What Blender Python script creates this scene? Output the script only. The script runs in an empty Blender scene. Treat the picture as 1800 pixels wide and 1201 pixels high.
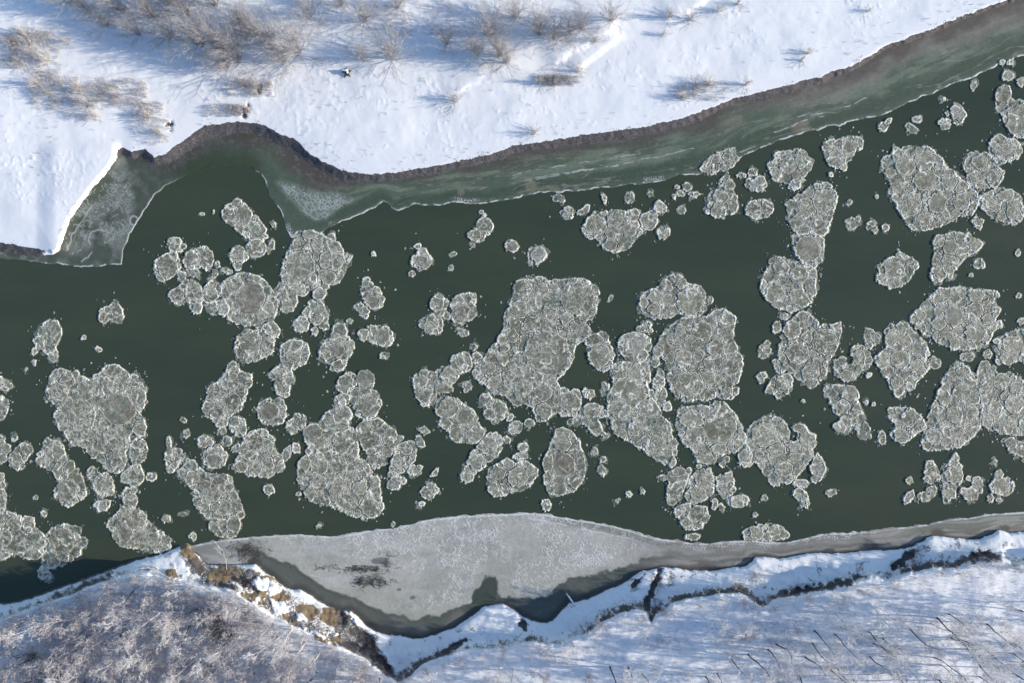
import bpy, math, random
import numpy as np
from mathutils import Vector

# ------------------------------------------------------------------ camera, sky, sun, exposure
H = 121.6                      # height of the camera above the water, metres
S = 0.1                        # metres on the water per plan unit
SC = bpy.context.scene
COL = SC.collection

cam_data = bpy.data.cameras.new('camera')
cam_data.sensor_width = 36.0
cam_data.lens = 18.0 * H / 90.0
cam_data.clip_start = 1.0
cam_data.clip_end = 5000.0
cam = bpy.data.objects.new('camera', cam_data)
cam.location = (0, 0, H)
COL.objects.link(cam)
SC.camera = cam

SUN_EL, SUN_AZ = 19.0, -3.5    # low winter sun, coming from the right and slightly from below
world = bpy.data.worlds.new('World')
SC.world = world
world.use_nodes = True
wn = world.node_tree
bg = wn.nodes['Background']
sky = wn.nodes.new('ShaderNodeTexSky')
sky.sky_type = 'NISHITA'
sky.sun_disc = False
sky.sun_elevation = math.radians(SUN_EL)
sky.sun_rotation = math.radians(90 - SUN_AZ)
sky.altitude = 200
sky.air_density = 1.0
sky.dust_density = 0.6
sky.ozone_density = 3.0
wn.links.new(sky.outputs['Color'], bg.inputs['Color'])
bg.inputs['Strength'].default_value = 0.14

sun_data = bpy.data.lights.new('sun', 'SUN')
sun_data.energy = 4.2
sun_data.angle = math.radians(0.6)
sun_data.color = (1.0, 0.88, 0.71)
sun = bpy.data.objects.new('sun', sun_data)
e, a = math.radians(SUN_EL), math.radians(SUN_AZ)
sun.rotation_euler = Vector((math.cos(e) * math.cos(a), math.cos(e) * math.sin(a), math.sin(e))).to_track_quat('Z', 'Y').to_euler()
sun.location = (60, 0, 80)
COL.objects.link(sun)

SC.view_settings.view_transform = 'Standard'
SC.view_settings.look = 'None'
SC.view_settings.gamma = 1.0
SC.view_settings.use_curve_mapping = False
SC.view_settings.exposure = 0.55

# ------------------------------------------------------------------ helpers
def at(px, py, z=0.0):
    """plan units (0.1 m on the water, origin top left) -> world metres at height z"""
    k = S * (H - z) / H
    return (px - 900.0) * k, (600.5 - py) * k

def hash2(ix, iy, seed):
    h = (ix.astype(np.int64) * 374761393 + iy.astype(np.int64) * 668265263 + seed * 974634541) & 0xffffffff
    h = ((h ^ (h >> 13)) * 1274126177) & 0xffffffff
    h = ((h ^ (h >> 16)) * 2246822519) & 0xffffffff
    return ((h ^ (h >> 15)) & 0xffffff) / float(0xffffff)

def vnoise(x, y, seed):
    ix, iy = np.floor(x), np.floor(y)
    fx, fy = x - ix, y - iy
    fx = fx * fx * (3 - 2 * fx); fy = fy * fy * (3 - 2 * fy)
    a = hash2(ix, iy, seed); b = hash2(ix + 1, iy, seed)
    c = hash2(ix, iy + 1, seed); d = hash2(ix + 1, iy + 1, seed)
    return (a + (b - a) * fx) * (1 - fy) + (c + (d - c) * fx) * fy

def fbm(x, y, scale, seed, octaves=4):
    """0..1 noise, about 0.5 on average; scale = size of the largest lumps"""
    s, amp, tot = 0.0, 1.0, 0.0
    f = 1.0 / scale
    for o in range(octaves):
        ca, sa = math.cos(.7 + 1.9 * o), math.sin(.7 + 1.9 * o)
        s = s + amp * vnoise((x * ca - y * sa) * f + 17.3 * o, (x * sa + y * ca) * f - 9.1 * o, seed + o * 31)
        tot += amp; amp *= 0.5; f *= 2.03
    return s / tot

def strokes(x, y, scale, seed, width):
    """1 along thin winding lines about scale apart, falling to 0 over width"""
    n = fbm(x, y, scale, seed, 2) - .5
    gy, gx = np.gradient(n)
    step = abs(float(x[0, 1] - x[0, 0])) if x.ndim == 2 else 1.0
    g = np.hypot(gx, gy) / step + .012
    return np.exp(-(n / g / width) ** 2)

def worley(x, y, scale, seed):
    """distance to the nearest cell wall (0 on the wall), in cell units, and a number per cell"""
    u, v = x / scale, y / scale
    ix, iy = np.floor(u), np.floor(v)
    d1 = np.full(u.shape, 9.0); d2 = np.full(u.shape, 9.0); ident = np.zeros(u.shape)
    for dx in (-1, 0, 1):
        for dy in (-1, 0, 1):
            cx, cy = ix + dx, iy + dy
            px = cx + 0.1 + 0.8 * hash2(cx, cy, seed); py = cy + 0.1 + 0.8 * hash2(cx, cy, seed + 7)
            d = np.hypot(u - px, v - py)
            near = d < d1
            d2 = np.where(near, d1, np.minimum(d2, d))
            ident = np.where(near, hash2(cx, cy, seed + 13), ident)
            d1 = np.where(near, d, d1)
    return d2 - d1, ident

def smooth(a, b, x):
    t = np.clip((x - a) / (b - a), 0, 1)
    return t * t * (3 - 2 * t)

def mix(a, b, t):
    return a + (b - a) * t

def pts(text):
    return np.array([[float(v) for v in p.split(',')] for p in text.split()], float)

def chaikin(P, n=1, closed=True):
    for _ in range(n):
        Q = np.roll(P, -1, axis=0) if closed else P[1:]
        A = P if closed else P[:-1]
        R = np.empty((len(A) * 2, 2)); R[0::2] = A * .75 + Q * .25; R[1::2] = A * .25 + Q * .75
        if not closed: R = np.vstack([P[:1], R, P[-1:]])
        P = R
    return P

def dist_line(x, y, P, closed):
    best = np.full(x.shape, 1e9)
    n = len(P)
    for i in range(n if closed else n - 1):
        ax, ay = P[i]; bx, by = P[(i + 1) % n]
        ex, ey = bx - ax, by - ay
        L = ex * ex + ey * ey + 1e-9
        t = np.clip(((x - ax) * ex + (y - ay) * ey) / L, 0, 1)
        d = (x - ax - t * ex) ** 2 + (y - ay - t * ey) ** 2
        np.minimum(best, d, out=best)
    return np.sqrt(best)

def inside(x, y, P):
    c = np.zeros(x.shape, bool)
    n = len(P)
    for i in range(n):
        ax, ay = P[i]; bx, by = P[(i + 1) % n]
        if ay == by: continue
        m = (ay > y) != (by > y)
        c ^= m & (x < (bx - ax) * (y - ay) / (by - ay) + ax)
    return c

def sdist(x, y, P):
    """signed distance to a closed outline, positive inside"""
    d = dist_line(x, y, P, True)
    return np.where(inside(x, y, P), d, -d)

def grid_mesh(name, X, Y, Z, keep, colour, mat, parent=None, origin=None):
    """a surface over a plan-unit grid; keep marks the quads that exist; colour is (rows, cols, 3 or 4)"""
    nr, nc = X.shape
    r, c = np.nonzero(keep)
    if len(r) == 0: return None
    idx = np.stack([r * nc + c, (r + 1) * nc + c, (r + 1) * nc + c + 1, r * nc + c + 1], 1)
    used, inv = np.unique(idx, return_inverse=True)
    quads = inv.reshape(-1, 4).astype(np.int32)
    xf, yf, zf = X.ravel()[used], Y.ravel()[used], Z.ravel()[used]
    k = S * (H - zf) / H
    co = np.stack([(xf - 900.0) * k, (600.5 - yf) * k, zf], 1)
    if origin is not None: co = co - np.array(origin)
    me = bpy.data.meshes.new(name)
    me.vertices.add(len(co)); me.vertices.foreach_set('co', co.astype(np.float32).ravel())
    nq = len(quads)
    me.loops.add(nq * 4); me.loops.foreach_set('vertex_index', quads.ravel())
    me.polygons.add(nq)
    me.polygons.foreach_set('loop_start', np.arange(0, nq * 4, 4, dtype=np.int32))
    me.polygons.foreach_set('loop_total', np.full(nq, 4, np.int32))
    me.polygons.foreach_set('use_smooth', np.ones(nq, bool))
    at_ = me.attributes.new('tint', 'FLOAT_COLOR', 'POINT')
    cf = colour.reshape(nr * nc, -1)[used]
    if cf.shape[1] == 3: cf = np.hstack([cf, np.ones((len(cf), 1))])
    at_.data.foreach_set('color', cf.astype(np.float32).ravel())
    me.update(); me.validate()
    me.materials.append(mat)
    o = bpy.data.objects.new(name, me)
    if origin is not None and parent is None: o.location = origin
    if parent is not None: o.parent = parent
    COL.objects.link(o)
    return o

class Soup:
    """collects thin tubes and fans into one mesh"""
    def __init__(s): s.v, s.f, s.n = [], [], 0
    def tube(s, P, R, sides=3):
        P = [Vector(p) for p in P]; n = len(P); base = s.n
        for i, p in enumerate(P):
            t = (P[min(i + 1, n - 1)] - P[max(i - 1, 0)]); t = t.normalized() if t.length > 1e-9 else Vector((0, 0, 1))
            u = t.cross(Vector((0.31, 0.17, 0.94))); u = u.normalized() if u.length > 1e-6 else Vector((1, 0, 0))
            w = t.cross(u)
            for k in range(sides):
                q = 2 * math.pi * k / sides
                s.v.append(p + (u * math.cos(q) + w * math.sin(q)) * R[i])
        for i in range(n - 1):
            for k in range(sides):
                a = base + i * sides + k; b = base + i * sides + (k + 1) % sides
                s.f.append((a, b, b + sides, a + sides))
        s.f.append(tuple(base + (n - 1) * sides + k for k in range(sides)))
        s.n += n * sides
    def poly(s, ring): 
        s.v += [Vector(p) for p in ring]; s.f.append(tuple(range(s.n, s.n + len(ring)))); s.n += len(ring)
    def mesh(s, name, mat, smooth_=True):
        me = bpy.data.meshes.new(name)
        me.from_pydata([tuple(v) for v in s.v], [], s.f)
        if smooth_: me.polygons.foreach_set('use_smooth', np.ones(len(me.polygons), bool))
        me.materials.append(mat)
        return me

def link(name, me, parent=None, loc=(0, 0, 0)):
    o = bpy.data.objects.new(name, me); o.location = loc
    if parent is not None: o.parent = parent
    COL.objects.link(o); return o

def tag(o, label=None, cat=None, group=None, kind=None):
    if label: o['label'] = label
    if cat: o['category'] = cat
    if group: o['group'] = group
    if kind: o['kind'] = kind
    return o

def empty(name, loc, rz=0.0):
    o = bpy.data.objects.new(name, None); o.location = loc; o.rotation_euler = (0, 0, rz)
    o.empty_display_size = 0.2
    COL.objects.link(o); return o

# ------------------------------------------------------------------ materials
def material(name):
    m = bpy.data.materials.new(name); m.use_nodes = True
    nt = m.node_tree; b = nt.nodes['Principled BSDF']
    return m, nt, b

def noise_node(nt, scale, detail=4, rough=0.6, coord=None):
    n = nt.nodes.new('ShaderNodeTexNoise'); n.inputs['Scale'].default_value = scale
    n.inputs['Detail'].default_value = detail; n.inputs['Roughness'].default_value = rough
    if coord is not None: nt.links.new(coord, n.inputs['Vector'])
    return n

def ramp(nt, fac, stops):
    r = nt.nodes.new('ShaderNodeValToRGB'); nt.links.new(fac, r.inputs['Fac'])
    el = r.color_ramp.elements
    while len(el) < len(stops): el.new(0.5)
    for k, (p, c) in enumerate(stops):
        el[k].position = p; el[k].color = (*c, 1) if len(c) == 3 else c
    return r.outputs['Color']

def mixc(nt, a, b, fac, mode='MIX'):
    m = nt.nodes.new('ShaderNodeMix'); m.data_type = 'RGBA'; m.blend_type = mode
    for s_, v in (('A', a), ('B', b)):
        sock = [i for i in m.inputs if i.name == s_ and i.type == 'RGBA'][0]
        if isinstance(v, tuple): sock.default_value = (*v, 1) if len(v) == 3 else v
        else: nt.links.new(v, sock)
    f = [i for i in m.inputs if i.name == 'Factor' and i.type == 'VALUE'][0]
    if isinstance(fac, (int, float)): f.default_value = fac
    else: nt.links.new(fac, f)
    return [o for o in m.outputs if o.type == 'RGBA'][0]

def bump(nt, b, height, strength, dist):
    n = nt.nodes.new('ShaderNodeBump'); n.inputs['Strength'].default_value = strength
    n.inputs['Distance'].default_value = dist
    nt.links.new(height, n.inputs['Height']); nt.links.new(n.outputs['Normal'], b.inputs['Normal'])

def geo_pos(nt):
    g = nt.nodes.new('ShaderNodeNewGeometry'); return g.outputs['Position']

def mat_ice():
    m, nt, b = material('frosted_ice')
    t = nt.nodes.new('ShaderNodeAttribute'); t.attribute_name = 'tint'
    pos = geo_pos(nt)
    n = noise_node(nt, 3.2, 5, 0.7, pos)
    g = ramp(nt, n.outputs['Fac'], [(0.25, (0.72, 0.72, 0.72)), (0.75, (1.25, 1.25, 1.25))])
    nt.links.new(mixc(nt, t.outputs['Color'], g, 1.0, 'MULTIPLY'), b.inputs['Base Color'])
    b.inputs['Roughness'].default_value = 0.62
    b.inputs['Specular IOR Level'].default_value = 0.35
    bump(nt, b, n.outputs['Fac'], 0.5, 0.05)
    return m

def mat_sheet():
    m, nt, b = material('shore_ice_sheet')
    t = nt.nodes.new('ShaderNodeAttribute'); t.attribute_name = 'tint'
    pos = geo_pos(nt)
    n = noise_node(nt, 2.2, 6, 0.7, pos)
    g = ramp(nt, n.outputs['Fac'], [(0.28, (0.84, 0.84, 0.84)), (0.72, (1.15, 1.15, 1.15))])
    nt.links.new(mixc(nt, t.outputs['Color'], g, 1.0, 'MULTIPLY'), b.inputs['Base Color'])
    b.inputs['Roughness'].default_value = 0.5
    b.inputs['Specular IOR Level'].default_value = 0.3
    bump(nt, b, n.outputs['Fac'], 0.25, 0.03)
    return m

def mat_water():
    m, nt, b = material('river_water')
    pos = geo_pos(nt)
    mp = nt.nodes.new('ShaderNodeMapping'); mp.inputs['Scale'].default_value = (0.35, 1.3, 1.0); mp.inputs['Rotation'].default_value = (0, 0, -0.12)
    nt.links.new(pos, mp.inputs['Vector'])
    n = noise_node(nt, 0.07, 7, 0.62, mp.outputs['Vector'])
    c = ramp(nt, n.outputs['Fac'], [(0.3, (0.038, 0.055, 0.038)), (0.7, (0.056, 0.071, 0.048))])
    nt.links.new(c, b.inputs['Base Color'])
    b.inputs['Roughness'].default_value = 0.22
    b.inputs['IOR'].default_value = 1.33
    w = noise_node(nt, 1.6, 5, 0.6, mp.outputs['Vector'])
    bump(nt, b, w.outputs['Fac'], 0.35, 0.08)
    return m

def mat_ground():
    """tint: r = bare mud, g = bare clay, b = frost-grey grass"""
    m, nt, b = material('snow_mud_clay')
    t = nt.nodes.new('ShaderNodeAttribute'); t.attribute_name = 'tint'
    sep = nt.nodes.new('ShaderNodeSeparateColor'); nt.links.new(t.outputs['Color'], sep.inputs['Color'])
    pos = geo_pos(nt)
    big = noise_node(nt, 1.6, 6, 0.72, pos)
    fine = noise_node(nt, 4.5, 6, 0.75, pos)
    snow = ramp(nt, noise_node(nt, 0.35, 5, 0.6, pos).outputs['Fac'], [(0.3, (0.78, 0.81, 0.85)), (0.7, (0.85, 0.87, 0.90))])
    mud = ramp(nt, fine.outputs['Fac'], [(0.3, (0.042, 0.039, 0.043)), (0.5, (0.085, 0.079, 0.083)), (0.70, (0.21, 0.20, 0.205))])
    clay = ramp(nt, big.outputs['Fac'], [(0.3, (0.13, 0.098, 0.066)), (0.7, (0.31, 0.24, 0.15))])
    grass = ramp(nt, fine.outputs['Fac'], [(0.3, (0.36, 0.34, 0.355)), (0.7, (0.66, 0.65, 0.68))])
    def edge(ch, lo, hi, src=None, amount=0.9):
        a = nt.nodes.new('ShaderNodeMath'); a.operation = 'MULTIPLY_ADD'
        nt.links.new((src or big).outputs['Fac'], a.inputs[0]); a.inputs[1].default_value = amount
        s_ = nt.nodes.new('ShaderNodeMath'); s_.operation = 'SUBTRACT'; nt.links.new(ch, s_.inputs[0]); s_.inputs[1].default_value = amount * 0.5
        nt.links.new(s_.outputs[0], a.inputs[2])
        r = nt.nodes.new('ShaderNodeMapRange'); r.interpolation_type = 'SMOOTHSTEP'
        nt.links.new(a.outputs[0], r.inputs['Value']); r.inputs['From Min'].default_value = lo; r.inputs['From Max'].default_value = hi
        return r.outputs['Result']
    c = mixc(nt, snow, grass, edge(sep.outputs['Blue'], 0.42, 0.72))
    c = mixc(nt, c, clay, edge(sep.outputs['Green'], 0.44, 0.60, fine, 1.2))
    c = mixc(nt, c, mud, edge(sep.outputs['Red'], 0.40, 0.60, fine, 1.35))
    nt.links.new(c, b.inputs['Base Color'])
    b.inputs['Roughness'].default_value = 0.75
    b.inputs['Specular IOR Level'].default_value = 0.2
    bump(nt, b, fine.outputs['Fac'], 0.22, 0.06)
    return m

def mat_plain(name, lo, hi, scale, rough=0.8):
    m, nt, b = material(name)
    n = noise_node(nt, scale, 4, 0.6, geo_pos(nt))
    nt.links.new(ramp(nt, n.outputs['Fac'], [(0.3, lo), (0.7, hi)]), b.inputs['Base Color'])
    b.inputs['Roughness'].default_value = rough
    b.inputs['Specular IOR Level'].default_value = 0.2
    return m

ICE = mat_ice(); SHEET = mat_sheet(); WATER = mat_water(); GROUND = mat_ground()
BARK = mat_plain('dark_bark', (0.035, 0.03, 0.03), (0.09, 0.08, 0.075), 4.0)
TWIG = mat_plain('frosted_twigs', (0.58, 0.565, 0.58), (0.82, 0.81, 0.83), 0.7)
TWIG_PINK = mat_plain('bare_pinkish_twigs', (0.42, 0.395, 0.41), (0.66, 0.63, 0.65), 0.6)
TWIG_DARK = mat_plain('wet_dark_twigs', (0.06, 0.052, 0.05), (0.15, 0.13, 0.125), 2.0)
WILLOW = mat_plain('willow_stems', (0.31, 0.295, 0.30), (0.56, 0.54, 0.545), 0.8)
REED = mat_plain('dry_reed', (0.42, 0.38, 0.34), (0.78, 0.75, 0.73), 1.2)
TWIG_BROWN = mat_plain('mauve_brown_twigs', (0.13, 0.11, 0.115), (0.27, 0.235, 0.24), 0.8)
SNOWCAP = mat_plain('settled_snow', (0.80, 0.82, 0.85), (0.90, 0.91, 0.93), 3.0)
WOOD = mat_plain('weathered_wood', (0.06, 0.05, 0.045), (0.16, 0.14, 0.12), 5.0)
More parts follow.
